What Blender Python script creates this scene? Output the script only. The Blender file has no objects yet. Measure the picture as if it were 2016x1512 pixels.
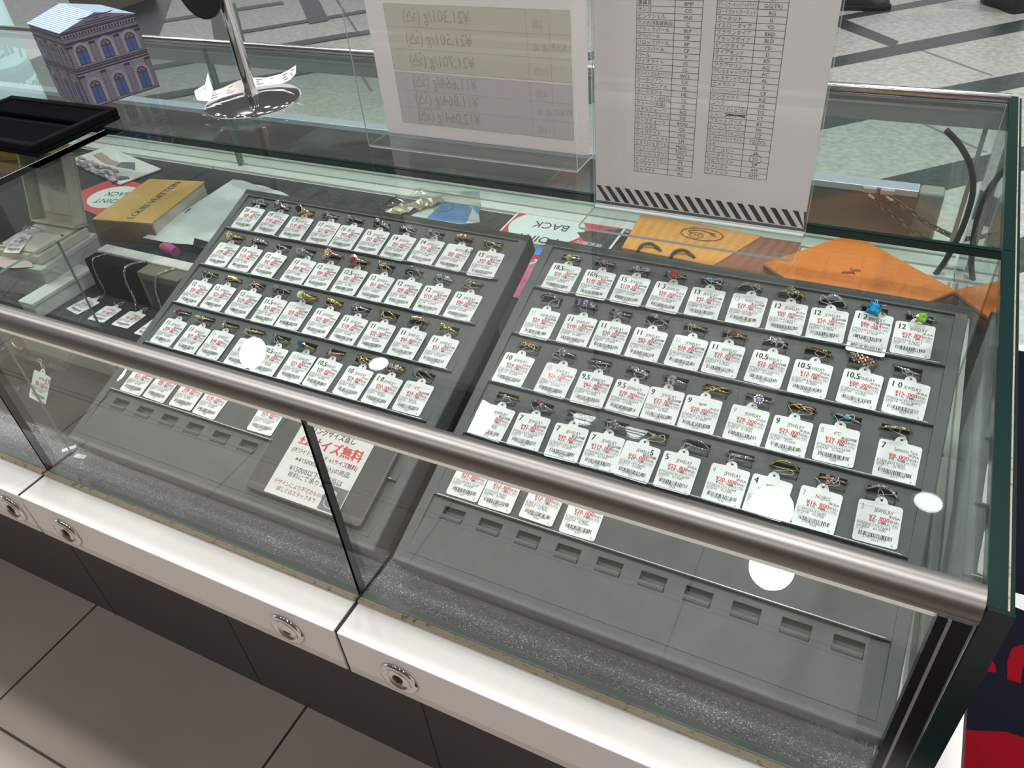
import bpy, math, random
from mathutils import Matrix, Vector
random.seed(7)
PI = math.pi
S = 0.68                      # metres per layout unit (one showcase bay is 0.5 units = 34 cm)
scn = bpy.context.scene
COL = scn.collection

# ------------------------------------------------------------------ camera, world, exposure
cam_d = bpy.data.cameras.new('camera')
cam_d.sensor_fit = 'HORIZONTAL'; cam_d.sensor_width = 36.0
cam_d.lens = 1547.23 / 2016 * 36.0
cam_d.clip_start = 0.02; cam_d.clip_end = 60
cam = bpy.data.objects.new('camera', cam_d); COL.objects.link(cam)
RC = ((0.8930627, -0.2219646, 0.3913702), (0.4425755, 0.5900243, -0.6752764), (-0.0810305, 0.7762751, 0.6251649))
cm = Matrix(RC).to_4x4()
cm.translation = Vector((0.418989, -0.358173, 0.680836)) * S
cam.matrix_world = cm
scn.camera = cam

world = bpy.data.worlds.new('world'); scn.world = world
world.use_nodes = True
bg = world.node_tree.nodes['Background']
bg.inputs[0].default_value = (0.94, 0.97, 1.0, 1); bg.inputs[1].default_value = 0.82

scn.view_settings.view_transform = 'Standard'
scn.view_settings.look = 'None'
scn.view_settings.gamma = 1.0
scn.view_settings.exposure = 0.0
scn.cycles.max_bounces = 10
scn.cycles.transparent_max_bounces = 40
scn.cycles.caustics_reflective = False
scn.cycles.caustics_refractive = False
scn.cycles.sample_clamp_indirect = 4.0

LAMP_W = 18.5                 # power of one ceiling downlight
FLOOR_Z = -1.0
CEIL_Z = 3.42

# ------------------------------------------------------------------ materials
MATS = {}
def mat(name, col=(.8, .8, .8), rough=.5, metal=0.0, spec=.5, emit=None, estr=0.0, coat=0.0, bump=None, var=None):
    if name in MATS: return MATS[name]
    m = bpy.data.materials.new(name); m.use_nodes = True
    nt = m.node_tree; b = nt.nodes['Principled BSDF']
    b.inputs['Base Color'].default_value = (*col, 1)
    b.inputs['Roughness'].default_value = rough
    b.inputs['Metallic'].default_value = metal
    b.inputs['Specular IOR Level'].default_value = spec
    b.inputs['Coat Weight'].default_value = coat
    if emit:
        b.inputs['Emission Color'].default_value = (*emit, 1); b.inputs['Emission Strength'].default_value = estr
    if bump or var:
        tc = nt.nodes.new('ShaderNodeTexCoord')
    if bump:
        n = nt.nodes.new('ShaderNodeTexNoise'); n.inputs['Scale'].default_value = bump[0]; n.inputs['Detail'].default_value = 6
        nt.links.new(tc.outputs['Object'], n.inputs['Vector'])
        bp = nt.nodes.new('ShaderNodeBump'); bp.inputs['Strength'].default_value = bump[1]; bp.inputs['Distance'].default_value = .001
        nt.links.new(n.outputs['Fac'], bp.inputs['Height']); nt.links.new(bp.outputs[0], b.inputs['Normal'])
    if var:   # (scale, second colour, lo, hi)
        n = nt.nodes.new('ShaderNodeTexNoise'); n.inputs['Scale'].default_value = var[0]; n.inputs['Detail'].default_value = 8
        nt.links.new(tc.outputs['Object'], n.inputs['Vector'])
        r = nt.nodes.new('ShaderNodeValToRGB')
        r.color_ramp.elements[0].position = var[2]; r.color_ramp.elements[0].color = (*col, 1)
        r.color_ramp.elements[1].position = var[3]; r.color_ramp.elements[1].color = (*var[1], 1)
        nt.links.new(n.outputs['Fac'], r.inputs[0]); nt.links.new(r.outputs[0], b.inputs['Base Color'])
    MATS[name] = m
    return m

def glass(name, tint=(.93, .97, .95), gain=1.0, rough=0.0, f0=.043):
    """thin sheet of glass: what is behind it, plus its mirror image by the angle of view"""
    if name in MATS: return MATS[name]
    m = bpy.data.materials.new(name); m.use_nodes = True
    nt = m.node_tree; nt.nodes.clear()
    out = nt.nodes.new('ShaderNodeOutputMaterial')
    tr = nt.nodes.new('ShaderNodeBsdfTransparent'); tr.inputs[0].default_value = (*tint, 1)
    gl = nt.nodes.new('ShaderNodeBsdfGlossy'); gl.inputs['Roughness'].default_value = rough
    gl.inputs[0].default_value = (1, 1, 1, 1)
    lw = nt.nodes.new('ShaderNodeLayerWeight'); lw.inputs[0].default_value = .5
    p = nt.nodes.new('ShaderNodeMath'); p.operation = 'POWER'; p.inputs[1].default_value = 5
    nt.links.new(lw.outputs['Facing'], p.inputs[0])
    ma = nt.nodes.new('ShaderNodeMath'); ma.operation = 'MULTIPLY_ADD'; ma.use_clamp = True
    ma.inputs[1].default_value = (1 - f0) * gain; ma.inputs[2].default_value = f0 * gain
    nt.links.new(p.outputs[0], ma.inputs[0])
    mx = nt.nodes.new('ShaderNodeMixShader')
    nt.links.new(ma.outputs[0], mx.inputs[0]); nt.links.new(tr.outputs[0], mx.inputs[1]); nt.links.new(gl.outputs[0], mx.inputs[2])
    nt.links.new(mx.outputs[0], out.inputs[0])
    MATS[name] = m
    return m

G_TOP = glass('glass_top', (.955, .98, .97))
G_FRONT = glass('glass_front', (.97, .985, .978), .75)
G_MID = glass('glass_mid', (.95, .98, .968))
G_REAR = glass('glass_rear', (.94, .99, .97))
ACRYL = glass('acrylic_clear', (.985, .99, .99))
FILM = glass('clear_film', (.99, .992, .992), .8)
EDGE = mat('glass_edge_green', (.002, .018, .0165), .2, spec=.4)
EDGE_MID = mat('glass_edge_grey', (.12, .17, .17), .2)
ACR_EDGE = mat('acrylic_edge', (.62, .68, .67), .2)
WHITE = mat('white_laminate', (.81, .785, .775), .25, coat=.2)
WHITE_DULL = mat('white_board', (.66, .67, .65), .55)
PLINTH = mat('charcoal_laminate', (.055, .052, .05), .45, bump=(900, .25), var=(400, (.075, .07, .066), .4, .7))
CHROME = mat('chrome', (.78, .78, .79), .06, 1.0)
STEEL = mat('brushed_steel', (.25, .238, .23), .40, 1.0)
ALU = mat('aluminium', (.62, .66, .72), .35, .9)
DARKMET = mat('dark_steel', (.11, .11, .11), .4, .8)
DIFF = mat('strip_diffuser', (.74, .71, .64), .5, emit=(1, .95, .86), estr=.20)
SEAL = mat('sealant_tan', (.40, .34, .25), .7, bump=(500, .6), var=(220, (.12, .09, .06), .58, .72))
GAPM = mat('joint_dark', (.03, .022, .02), .8)
BLACK = mat('matt_black', (.008, .008, .01), .6)
VELVET = mat('black_velvet', (.004, .004, .005), .9, spec=.08, bump=(2500, .3))
SHELF = mat('shaded_dark_felt', (.032, .032, .033), .9, spec=.2, bump=(1500, .4), var=(900, (.05, .05, .05), .45, .75))
SUEDE = mat('grey_suede', (.112, .118, .117), .85, spec=.25, bump=(1800, .25), var=(60, (.128, .134, .132), .35, .7))
SUEDE2 = mat('grey_suede_pocket', (.105, .11, .109), .9, spec=.2)
CARD = mat('tag_card', (.86, .86, .865), .45)
INK = mat('ink_black', (.02, .02, .022), .6)
INKG = mat('ink_grey', (.32, .32, .33), .6)
RED = mat('ink_red', (.78, .035, .06), .6)
PAPER = mat('white_paper', (.82, .80, .79), .6)
THREAD = mat('white_thread', (.72, .72, .70), .6)
SILVER = mat('silver', (.80, .79, .77), .12, 1.0)
GOLD = mat('gold', (.86, .60, .22), .14, 1.0)
ROSE = mat('rose_gold', (.85, .55, .40), .15, 1.0)
BLKMET = mat('blackened_metal', (.06, .06, .07), .2, 1.0)
METAL = dict(s=SILVER, g=GOLD, r=ROSE, k=BLKMET)
def sparkle_cells(m, c, lo, hi, sc=420):  # light and dark cells painted into the stone colour to imitate sparkle
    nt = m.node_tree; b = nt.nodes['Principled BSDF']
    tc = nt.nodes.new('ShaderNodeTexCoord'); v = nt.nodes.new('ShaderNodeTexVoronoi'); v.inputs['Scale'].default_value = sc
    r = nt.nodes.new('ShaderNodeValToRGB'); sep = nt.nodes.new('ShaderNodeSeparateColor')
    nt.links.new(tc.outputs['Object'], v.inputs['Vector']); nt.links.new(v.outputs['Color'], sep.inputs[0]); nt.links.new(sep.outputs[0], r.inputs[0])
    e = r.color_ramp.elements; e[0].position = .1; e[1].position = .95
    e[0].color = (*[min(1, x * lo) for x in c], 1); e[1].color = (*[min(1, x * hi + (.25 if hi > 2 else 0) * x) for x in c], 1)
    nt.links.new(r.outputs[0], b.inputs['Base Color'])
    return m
def gem(name, c, rough=.04): return sparkle_cells(mat('gem_' + name, c, rough, 0.0, 1.0, coat=1.0), c, .22, 1.5)
GEMS = dict(w=sparkle_cells(mat('gem_diamond', (.80, .82, .86), .05, .55, 1.0, coat=1.0), (.80, .82, .88), .15, 1.2, 700), b=gem('sapphire', (.01, .02, .16)), a=gem('aqua', (.12, .50, .66)),
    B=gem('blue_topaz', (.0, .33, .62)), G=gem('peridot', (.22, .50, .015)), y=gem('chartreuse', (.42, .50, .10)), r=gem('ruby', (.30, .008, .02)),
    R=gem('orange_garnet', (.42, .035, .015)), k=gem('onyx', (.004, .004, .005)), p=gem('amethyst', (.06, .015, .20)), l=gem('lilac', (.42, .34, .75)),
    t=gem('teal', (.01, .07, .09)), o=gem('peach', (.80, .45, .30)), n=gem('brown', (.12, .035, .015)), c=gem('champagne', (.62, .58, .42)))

# ------------------------------------------------------------------ mesh building
class MB:
    def __init__(s): s.v = []; s.f = []; s.m = []
    def add(s, vs, fs, mi=0, M=None):
        o = len(s.v)
        if M is not None: vs = [M @ Vector(v) for v in vs]
        s.v += [tuple(v) for v in vs]
        s.f += [tuple(i + o for i in f) for f in fs]
        s.m += [mi] * len(fs)
        return s
    def box(s, x0, x1, y0, y1, z0, z1, mi=0, M=None):
        vs = [(x0,y0,z0),(x1,y0,z0),(x1,y1,z0),(x0,y1,z0),(x0,y0,z1),(x1,y0,z1),(x1,y1,z1),(x0,y1,z1)]
        return s.add(vs, [(3,2,1,0),(4,5,6,7),(0,1,5,4),(1,2,6,5),(2,3,7,6),(3,0,4,7)], mi, M)
    def pane(s, x0, x1, y0, y1, z0, z1, thin, mi=0, me=1, mz=None):
        """box whose two big faces (across axis `thin`) use mi and whose rims use me"""
        vs = [(x0,y0,z0),(x1,y0,z0),(x1,y1,z0),(x0,y1,z0),(x0,y0,z1),(x1,y0,z1),(x1,y1,z1),(x0,y1,z1)]
        fs = [(3,2,1,0),(4,5,6,7),(0,1,5,4),(1,2,6,5),(2,3,7,6),(3,0,4,7)]
        big = {'z': (0, 1), 'y': (2, 4), 'x': (3, 5)}[thin]
        o = len(s.v); s.v += vs
        for i, f in enumerate(fs):
            s.f.append(tuple(k + o for k in f)); s.m.append(mi if i in big else (mz if mz is not None and i < 2 else me))
        return s
    def prism(s, poly, z0, z1, mi=0, M=None, side=None):
        n = len(poly)
        vs = [(x, y, z0) for x, y in poly] + [(x, y, z1) for x, y in poly]
        s.add(vs, [tuple(range(n))[::-1], tuple(range(n, 2 * n))], mi, M)
        o = len(s.v) - 2 * n
        for i in range(n):
            j = (i + 1) % n
            s.f.append((o + i, o + j, o + n + j, o + n + i)); s.m.append(mi if side is None else side)
        return s
    def flat(s, poly, z=0.0, mi=0, M=None):
        return s.add([(x, y, z) for x, y in poly], [tuple(range(len(poly)))], mi, M)
    def rect(s, x0, x1, y0, y1, z=0.0, mi=0, M=None):
        return s.flat([(x0, y0), (x1, y0), (x1, y1), (x0, y1)], z, mi, M)
    def tube(s, pts, r, n=6, closed=False, mi=0, M=None, caps=True):
        P = [Vector(p) for p in pts]; k = len(P)
        rr = r if isinstance(r, (list, tuple)) else [r] * k
        vs = []; nrm = None
        for i in range(k):
            a = P[(i - 1) % k] if (closed or i > 0) else P[0]
            b = P[(i + 1) % k] if (closed or i < k - 1) else P[-1]
            t = (b - a)
            t = t.normalized() if t.length > 1e-9 else Vector((1, 0, 0))
            if nrm is None:
                nrm = t.cross(Vector((0, 0, 1)))
                if nrm.length < 1e-3: nrm = t.cross(Vector((0, 1, 0)))
            nrm = (nrm - t * nrm.dot(t)).normalized(); bn = t.cross(nrm)
            for j in range(n):
                an = 2 * PI * j / n
                vs.append(P[i] + (nrm * math.cos(an) + bn * math.sin(an)) * rr[i])
        fs = []
        for i in range(k if closed else k - 1):
            i2 = (i + 1) % k
            for j in range(n):
                j2 = (j + 1) % n
                fs.append((i * n + j, i * n + j2, i2 * n + j2, i2 * n + j))
        if not closed and caps:
            fs.append(tuple(range(n))[::-1]); fs.append(tuple((k - 1) * n + j for j in range(n)))
        return s.add(vs, fs, mi, M)
    def lathe(s, prof, n=24, mi=0, M=None):
        k = len(prof); vs = []
        for i in range(n):
            a = 2 * PI * i / n
            vs += [(r * math.cos(a), r * math.sin(a), z) for r, z in prof]
        fs = []
        for i in range(n):
            j = (i + 1) % n
            for q in range(k - 1):
                fs.append((i * k + q, j * k + q, j * k + q + 1, i * k + q + 1))
        if prof[0][0] > 1e-6: fs.append(tuple(i * k for i in range(n))[::-1])
        if prof[-1][0] > 1e-6: fs.append(tuple(i * k + k - 1 for i in range(n)))
        return s.add(vs, fs, mi, M)
    def sphere(s, c, r, n=8, mi=0, M=None, sz=(1, 1, 1)):
        prof = [(r * math.sin(PI * i / n) + 1e-7, -r * math.cos(PI * i / n)) for i in range(n + 1)]
        T = Matrix.Translation(c) @ Matrix.Diagonal((*sz, 1))
        return s.lathe(prof, n + 2, mi, T if M is None else M @ T)
    def build(s, name, mats, parent=None, smooth=False, bevel=0.0, matrix=None, seg=2):
        me = bpy.data.meshes.new(name)
        me.from_pydata([(x * S, y * S, z * S) for x, y, z in s.v], [], s.f)
        for m in (mats if isinstance(mats, (list, tuple)) else [mats]): me.materials.append(m)
        me.polygons.foreach_set('material_index', s.m)
        if smooth: me.polygons.foreach_set('use_smooth', [True] * len(s.f))
        me.update()
        o = bpy.data.objects.new(name, me); COL.objects.link(o)
        if parent is not None: o.parent = parent
        if matrix is not None:
            mm = matrix.copy(); mm.translation = mm.translation * S; o.matrix_world = mm
        if bevel:
            b = o.modifiers.new('bevel', 'BEVEL'); b.width = bevel * S; b.segments = seg; b.limit_method = 'ANGLE'
        if smooth:
            try: o.modifiers.new('n', 'WEIGHTED_NORMAL')
            except Exception: pass
        return o

def tag(o, label=None, cat=None, group=None, kind=None):
    if label: o['label'] = label
    if cat: o['category'] = cat
    if group: o['group'] = group
    if kind: o['kind'] = kind
    return o
def thing(name, label, cat, loc=(0, 0, 0), rz=0.0, group=None, matrix=None):
    o = bpy.data.objects.new(name, None); COL.objects.link(o)
    M = matrix.copy() if matrix is not None else Matrix.Translation(loc) @ Matrix.Rotation(rz, 4, 'Z')
    M.translation = M.translation * S
    o.matrix_world = M
    o.empty_display_size = .01
    return tag(o, label, cat, group)
def rrect(x0, x1, y0, y1, r, n=3):
    P = []
    for cx, cy, a0 in ((x1 - r, y0 + r, -PI/2), (x1 - r, y1 - r, 0), (x0 + r, y1 - r, PI/2), (x0 + r, y0 + r, PI)):
        P += [(cx + r * math.cos(a0 + PI/2 * i / n), cy + r * math.sin(a0 + PI/2 * i / n)) for i in range(n + 1)]
    return P
def T(x, y, z): return Matrix.Translation((x, y, z))
def RX(a): return Matrix.Rotation(a, 4, 'X')
def RY(a): return Matrix.Rotation(a, 4, 'Y')
def RZ(a): return Matrix.Rotation(a, 4, 'Z')

# ------------------------------------------------------------------ lettering (glyph outlines of the built-in font)
_fc = bpy.data.curves.new('glyph', 'FONT'); _fc.resolution_u = 2
_fo = bpy.data.objects.new('glyph', _fc); COL.objects.link(_fo)
_GL = {}
def _mesh_of(body):
    _fc.body = body
    dg = bpy.context.evaluated_depsgraph_get(); dg.update()
    me = bpy.data.meshes.new_from_object(_fo.evaluated_get(dg))
    vs = [(v.co.x, v.co.y) for v in me.vertices]; fs = [tuple(p.vertices) for p in me.polygons]
    bpy.data.meshes.remove(me)
    return vs, fs
def glyph(ch):
    if ch not in _GL:
        if ch == ' ': _GL[ch] = ([], [], .28)
        else:
            vs, fs = _mesh_of(ch); v2, _ = _mesh_of(ch + ch)
            adv = max(x for x, y in v2) - max(x for x, y in vs)
            _GL[ch] = (vs, fs, adv)
    return _GL[ch]
def text_width(s, h, sx=1.0, mono=None): return sum((mono or glyph(c)[2]) for c in s) * h * sx
def put_text(mb, s, x, y, h, mi, sx=1.0, align='l', M=None, z=0.0, mono=None, bold=0.0, fit=None, mirror=False):
    """h = em size. bold repeats the strokes a little to the side. fit = width to squeeze into."""
    w = text_width(s, h, sx, mono)
    if fit and w > fit: sx *= fit / w; w = fit
    if align == 'c': x -= w / 2
    if align == 'r': x -= w
    x0 = x
    for c in s:
        vs, fs, adv = glyph(c)
        a = mono or adv
        off = (a - adv) / 2 if mono else 0
        for d in ((0.0, bold) if bold else (0.0,)):
            P = []
            for px, py in vs:
                X = x + (px + off) * h * sx + d * h; Y = y + py * h
                if mirror: X = 2 * x0 + w - X
                P.append((X, Y, z + d * 1e-5))
            if P: mb.add(P, [f[::-1] for f in fs] if mirror else fs, mi, M)
        x += a * h * sx
    return w

# ================================================================== SETTING
def structure(o): o['kind'] = 'structure'; return o
# shop floor: beige tiles with thin dark joints, front side
mb = MB(); mb.rect(-7, 5.5, -7, .62, FLOOR_Z, 0)
def floor_tiles():
    m = bpy.data.materials.new('beige_tiles'); m.use_nodes = True; nt = m.node_tree; b = nt.nodes['Principled BSDF']
    b.inputs['Roughness'].default_value = .42
    tc = nt.nodes.new('ShaderNodeTexCoord'); mp = nt.nodes.new('ShaderNodeMapping')
    t = .7085 * S
    mp.inputs['Location'].default_value = (1.262 * S, .83 * S, 0)
    nt.links.new(tc.outputs['Object'], mp.inputs[0])
    br = nt.nodes.new('ShaderNodeTexBrick'); br.offset = 0.0; br.squash = 1
    br.inputs['Scale'].default_value = 1; br.inputs['Brick Width'].default_value = t; br.inputs['Row Height'].default_value = t
    br.inputs['Mortar Size'].default_value = .0022; br.inputs['Mortar Smooth'].default_value = .1
    br.inputs['Color1'].default_value = (.46, .40, .355, 1); br.inputs['Color2'].default_value = (.46, .40, .355, 1); br.inputs['Mortar'].default_value = (.05, .038, .032, 1)
    nt.links.new(mp.outputs[0], br.inputs['Vector'])
    n = nt.nodes.new('ShaderNodeTexNoise'); n.inputs['Scale'].default_value = 4; n.inputs['Detail'].default_value = 5
    nt.links.new(tc.outputs['Object'], n.inputs['Vector'])
    r = nt.nodes.new('ShaderNodeValToRGB'); r.color_ramp.elements[0].position = .3; r.color_ramp.elements[0].color = (.86, .84, .84, 1); r.color_ramp.elements[1].position = .7
    nt.links.new(n.outputs['Fac'], r.inputs[0])
    mx = nt.nodes.new('ShaderNodeMix'); mx.data_type = 'RGBA'; mx.blend_type = 'MULTIPLY'; mx.inputs['Factor'].default_value = 1
    nt.links.new(br.outputs['Color'], mx.inputs['A']); nt.links.new(r.outputs[0], mx.inputs['B'])
    nt.links.new(mx.outputs['Result'], b.inputs['Base Color'])
    return m
structure(mb.build('floor_front', [floor_tiles()]))
# concourse floor: pale terrazzo with dark inlaid bands on the diagonal
TERR = mat('terrazzo_pale', (.36, .385, .355), .4, bump=(300, .05), var=(46, (.55, .58, .545), .32, .68))
BAND = mat('terrazzo_dark', (.035, .05, .05), .4, var=(60, (.075, .09, .088), .35, .7))
JNT = mat('terrazzo_joint', (.22, .23, .2), .6)
mb = MB(); mb.rect(-14, 9, .62, 14, FLOOR_Z, 0)
for k, poly in enumerate((
    [(-.6, 4.53), (.88, 5.92), (3, 8.0), (3, 8.28), (.88, 6.18), (-.6, 4.74)],
    [(.155, 5.42), (-.55, 6.12), (-.46, 6.28), (.17, 5.56)],
    [(-.5, 5.76), (.57, 6.75), (1.4, 7.55), (1.4, 7.75), (.45, 6.83), (-.5, 5.88)],
    [(-.7, 3.32), (.46, 4.43), (.88, 4.83), (2.4, 6.3), (2.4, 6.6), (.88, 5.08), (.44, 4.69), (-.7, 3.55)],
    [(.12, 4.27), (-.35, 4.74), (-.32, 4.86), (.14, 4.36)],
    [(-.3, 2.5), (.58, 3.38), (.89, 3.69), (2.6, 5.35), (2.6, 5.65), (.89, 3.97), (.29, 3.40), (-.35, 2.78)],
    [(.2, 2.1), (1.8, 3.6), (1.8, 3.9), (.15, 2.32)],
    [(-6.9, 4.43), (-5.3, 5.9), (-5.2, 5.82), (-6.8, 4.33)],
    [(-7.9, 6.35), (-7.5, 6.75), (-5.6, 4.6), (-6.0, 4.3)],
    [(-5.95, 5.6), (-5.78, 5.78), (-4.55, 4.55), (-4.72, 4.38)],
    [(-5.05, 4.90), (-4.0, 5.95), (-3.9, 5.9), (-4.97, 4.83)],
    [(-5.6, 6.45), (-5.45, 6.55), (-4.35, 5.38), (-4.46, 5.25)],
    [(-4.55, 4.44), (-2.6, 6.35), (-2.55, 6.22), (-4.46, 4.35)],
    [(-5.2, 3.85), (-3.9, 5.1), (-3.82, 5.02), (-5.1, 3.76)],
    [(-4.2, 3.68), (-2.6, 5.25), (-2.53, 5.17), (-4.14, 3.6)],
    [(-4.7, 3.22), (-3.4, 4.5), (-3.3, 4.4), (-4.6, 3.1)],
    [(-2.3, 4.4), (-1.1, 5.6), (-1.0, 5.5), (-2.2, 4.3)],
    [(-1.3, 2.6), (-.2, 1.5), (-.1, 1.6), (-1.2, 2.7)],
    [(-3.2, 2.4), (-1.2, 4.4), (-1.1, 4.3), (-3.1, 2.3)])):
    mb.flat(poly, FLOOR_Z + .0012 + .0004 * k, 1)
for a, b in (((.31, 5.39), (.72, 4.98)), ((.31, 4.26), (.72, 3.85)), ((-4.75, 6.02), (-3.86, 5.1)), ((-3.3, 4.3), (-2.9, 3.9))):
    mb.flat([(a[0], a[1]), (b[0], b[1]), (b[0] + .014, b[1] + .014), (a[0] + .014, a[1] + .014)], FLOOR_Z + .0008, 2)
structure(mb.build('floor_rear', [TERR, BAND, JNT]))
# ceiling with recessed downlights; some rows are added fill lamps
mb = MB(); mb.rect(-14, 9, -7, 14, CEIL_Z, 0)
CEIL = structure(mb.build('ceiling', [mat('ceiling_paint', (.26, .26, .26), .9)]))
mb = MB(); mb.add([(-14, -6.5, FLOOR_Z), (9, -6.5, FLOOR_Z), (9, -6.5, CEIL_Z), (-14, -6.5, CEIL_Z)], [(0, 1, 2, 3)])
structure(mb.build('wall_front', [mat('shop_wall_brown', (.22, .15, .11), .7)]))
LENS = mat('lamp_lens', (.9, .9, .9), .4, emit=(.86, .93, 1), estr=3.2)
LTRIM = mat('lamp_trim', (.7, .7, .7), .4)
lamps = [(-3.17, .35, .55), (-1.48, .33, .55), (.18, .28, .55), (1.86, .33, .55), (3.5, .33, .5), (-4.8, .35, .5),
         (-4.3, .0, .50), (-1.75, .0, .50), (.25, .0, .50), (1.9, .0, .50),
         (-3.2, -2.7, .52), (-1.5, -2.7, .52), (.2, -2.7, .52), (1.9, -2.7, .52),  # added row behind the camera, unseen, as front fill
         (-4.6, 2.4, .95), (-2.9, 2.4, .95), (-1.2, 2.4, .95), (.5, 2.4, .95),  # added row, unseen, to brighten the concourse floor and backlight the sheets
         (2.7, 3.36, 1.4), (2.7, 5.8, 1.5), (4.4, 8.0, 1.2),  # added lamps, unseen, that lift the concourse floor
         (-2.88, 3.34, 0), (-1.18, 3.33, 0), (-.81, 3.335, 0), (.94, 3.36, 0)]
for i, (x, y, strong) in enumerate(lamps):
    r = .105 if strong else .075
    t = thing('downlight_or_fill', 'round recessed ceiling downlight or added fill lamp with white trim ring', 'ceiling light', (x, y, CEIL_Z), 0, 'ceiling downlights')
    b = MB(); b.lathe([(r * 1.25, -.001), (r * 1.25, -.012), (r, -.016), (r, -.004)], 28); b.build('trim_ring', LTRIM, t)
    b = MB(); b.lathe([(1e-5, -.008), (r, -.008)], 28); b.build('lens', LENS, t)
    if strong:
        ld = bpy.data.lights.new('downlight_or_fill_beam', 'AREA'); ld.shape = 'DISK'; ld.size = 2 * r * S; ld.energy = LAMP_W * strong; ld.color = (1, .965, .93)
        lo = bpy.data.objects.new('downlight_or_fill_beam', ld); COL.objects.link(lo); lo.parent = t
        lo.location = (0, 0, -.02 * S)

# ================================================================== SHOWCASE
D = .861; DG = .436; HG = .27; XE = .5157
def bay(x0, x1, label, locks, right=False):
    t = thing('display_counter', label, 'showcase', (x0, 0, FLOOR_Z), 0, 'glass showcase bays')
    w = x1 - x0; zz = -FLOOR_Z
    g = .0022
    b = MB(); b.box(g, w - g, -.0465, .965, zz - .0614, zz - .0015); b.build('white_body', WHITE, t, bevel=.0012)
    b = MB(); b.box(g, w - g, -.0462, .9, zz - .074, zz - .0628); b.build('lower_trim', mat('trim_pinkish', (.66, .60, .585), .35), t, bevel=.0008)
    b = MB(); b.box(0, w, -.0440, .9, zz - .074, zz - .003); b.build('joint', GAPM, t)
    b = MB(); b.box(0, w, .22, .93, 0, zz - .075); b.build('plinth', PLINTH, t)
    xs = .31 if not right else .35
    b = MB(); b.box(xs, xs + .003, .2194, .2206, 0, zz - .075); b.build('plinth_joint', GAPM, t)
    for lx in locks:
        lk = MB(); M = T(lx - x0, -.0466, zz - .0385) @ RX(PI/2)
        lk.lathe([(.0005, .0005), (.0005, .0028), (.0115, .0028), (.0125, .0004), (.0152, .0004), (.0160, .0036), (.0205, .0036), (.0222, .0012), (.0222, 0)], 36, 0, M)
        lo = lk.build('lock', CHROME, t, smooth=True)
        kb = MB(); kb.box(-.0045, .0045, -.0055, -.0035, .0028, .0031, 0, M)
        if lx > -.3 and lx < 0: pass
        else:
            kb.lathe([(.0062, .0026), (.0062, .0034), (1e-5, .0036)], 18, 0, M @ T(0, .001, 0))
            kb.box(-.001, .001, -.004, .004, .0036, .0042, 0, M @ T(0, .001, 0))
        kb.build('keyhole', BLACK, lo)
    return t
bays = [bay(-2.5, -1.5, 'white showcase bay farthest away, under the black velvet tray side', []),
        bay(-1.5, -1.0, 'white showcase bay at far end, past the jewelry boxes', []),
        bay(-1.0, -.5, 'white showcase bay under the tied necklaces, one keyed lock showing', [-.535]),
        bay(-.5, 0, 'white showcase bay under the ring tray with the resizing notice', [-.428, -.0735]),
        bay(0, .569, 'white showcase bay under the ring tray by the glass end panel', [.0715], True)]
# felt shelf inside each bay, sealant and front glass
def lit_lint_felt():
    m = mat('lit_linty_felt', (.06, .062, .064), .95, spec=.2)
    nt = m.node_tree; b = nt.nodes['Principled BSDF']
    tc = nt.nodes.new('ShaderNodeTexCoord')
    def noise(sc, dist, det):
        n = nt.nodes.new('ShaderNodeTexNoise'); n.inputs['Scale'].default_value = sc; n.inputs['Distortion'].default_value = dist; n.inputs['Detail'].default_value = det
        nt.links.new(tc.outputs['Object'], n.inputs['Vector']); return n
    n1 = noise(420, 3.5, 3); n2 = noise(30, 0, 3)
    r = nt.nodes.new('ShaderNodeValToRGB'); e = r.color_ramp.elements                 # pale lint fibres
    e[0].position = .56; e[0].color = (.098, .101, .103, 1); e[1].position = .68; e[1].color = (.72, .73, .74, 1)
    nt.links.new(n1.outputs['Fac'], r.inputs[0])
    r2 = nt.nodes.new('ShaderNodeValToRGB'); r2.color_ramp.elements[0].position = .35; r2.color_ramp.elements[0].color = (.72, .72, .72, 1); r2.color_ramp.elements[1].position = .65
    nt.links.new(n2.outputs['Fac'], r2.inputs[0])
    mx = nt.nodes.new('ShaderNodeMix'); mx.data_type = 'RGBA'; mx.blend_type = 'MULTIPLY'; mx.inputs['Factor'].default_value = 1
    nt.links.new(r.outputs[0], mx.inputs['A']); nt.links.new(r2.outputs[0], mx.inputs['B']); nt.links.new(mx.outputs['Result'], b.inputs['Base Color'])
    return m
LIT_LINT = lit_lint_felt()
for t, x0, x1 in zip(bays, (-2.5, -1.5, -1, -.5, 0), (-1.5, -1, -.5, 0, .569)):
    zz = -FLOOR_Z; w = x1 - x0; xr = w - .0016 if x1 < .1 else .501
    b = MB(); b.box(.0016, xr, .004, .058, zz - .003, zz - .0002, 0); b.build('lit_lint_strip', LIT_LINT, t)  # linty felt, painted paler to imitate light falling in front of the rail's shadow
    b = MB(); b.box(.0016, xr, .058, .835, zz - .003, zz - .0002, 0); b.build('felt_shelf', SHELF, t)  # felt tone painted darker, as if inside the rail's shadow
    xr = w - .0016 if x1 < .1 else XE
    b = MB(); b.box(.001, xr, -.0075, -.0005, zz - .002, zz + .0012); b.build('sealant_bead', SEAL, t, bevel=.001)
    b = MB(); b.pane(.0015, xr, 0, .0085, zz, zz + .262, 'y', mz=2); b.build('front_glass', [G_FRONT, EDGE, mat('glass_rim_pale', (.19, .22, .21), .3)], t)
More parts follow.
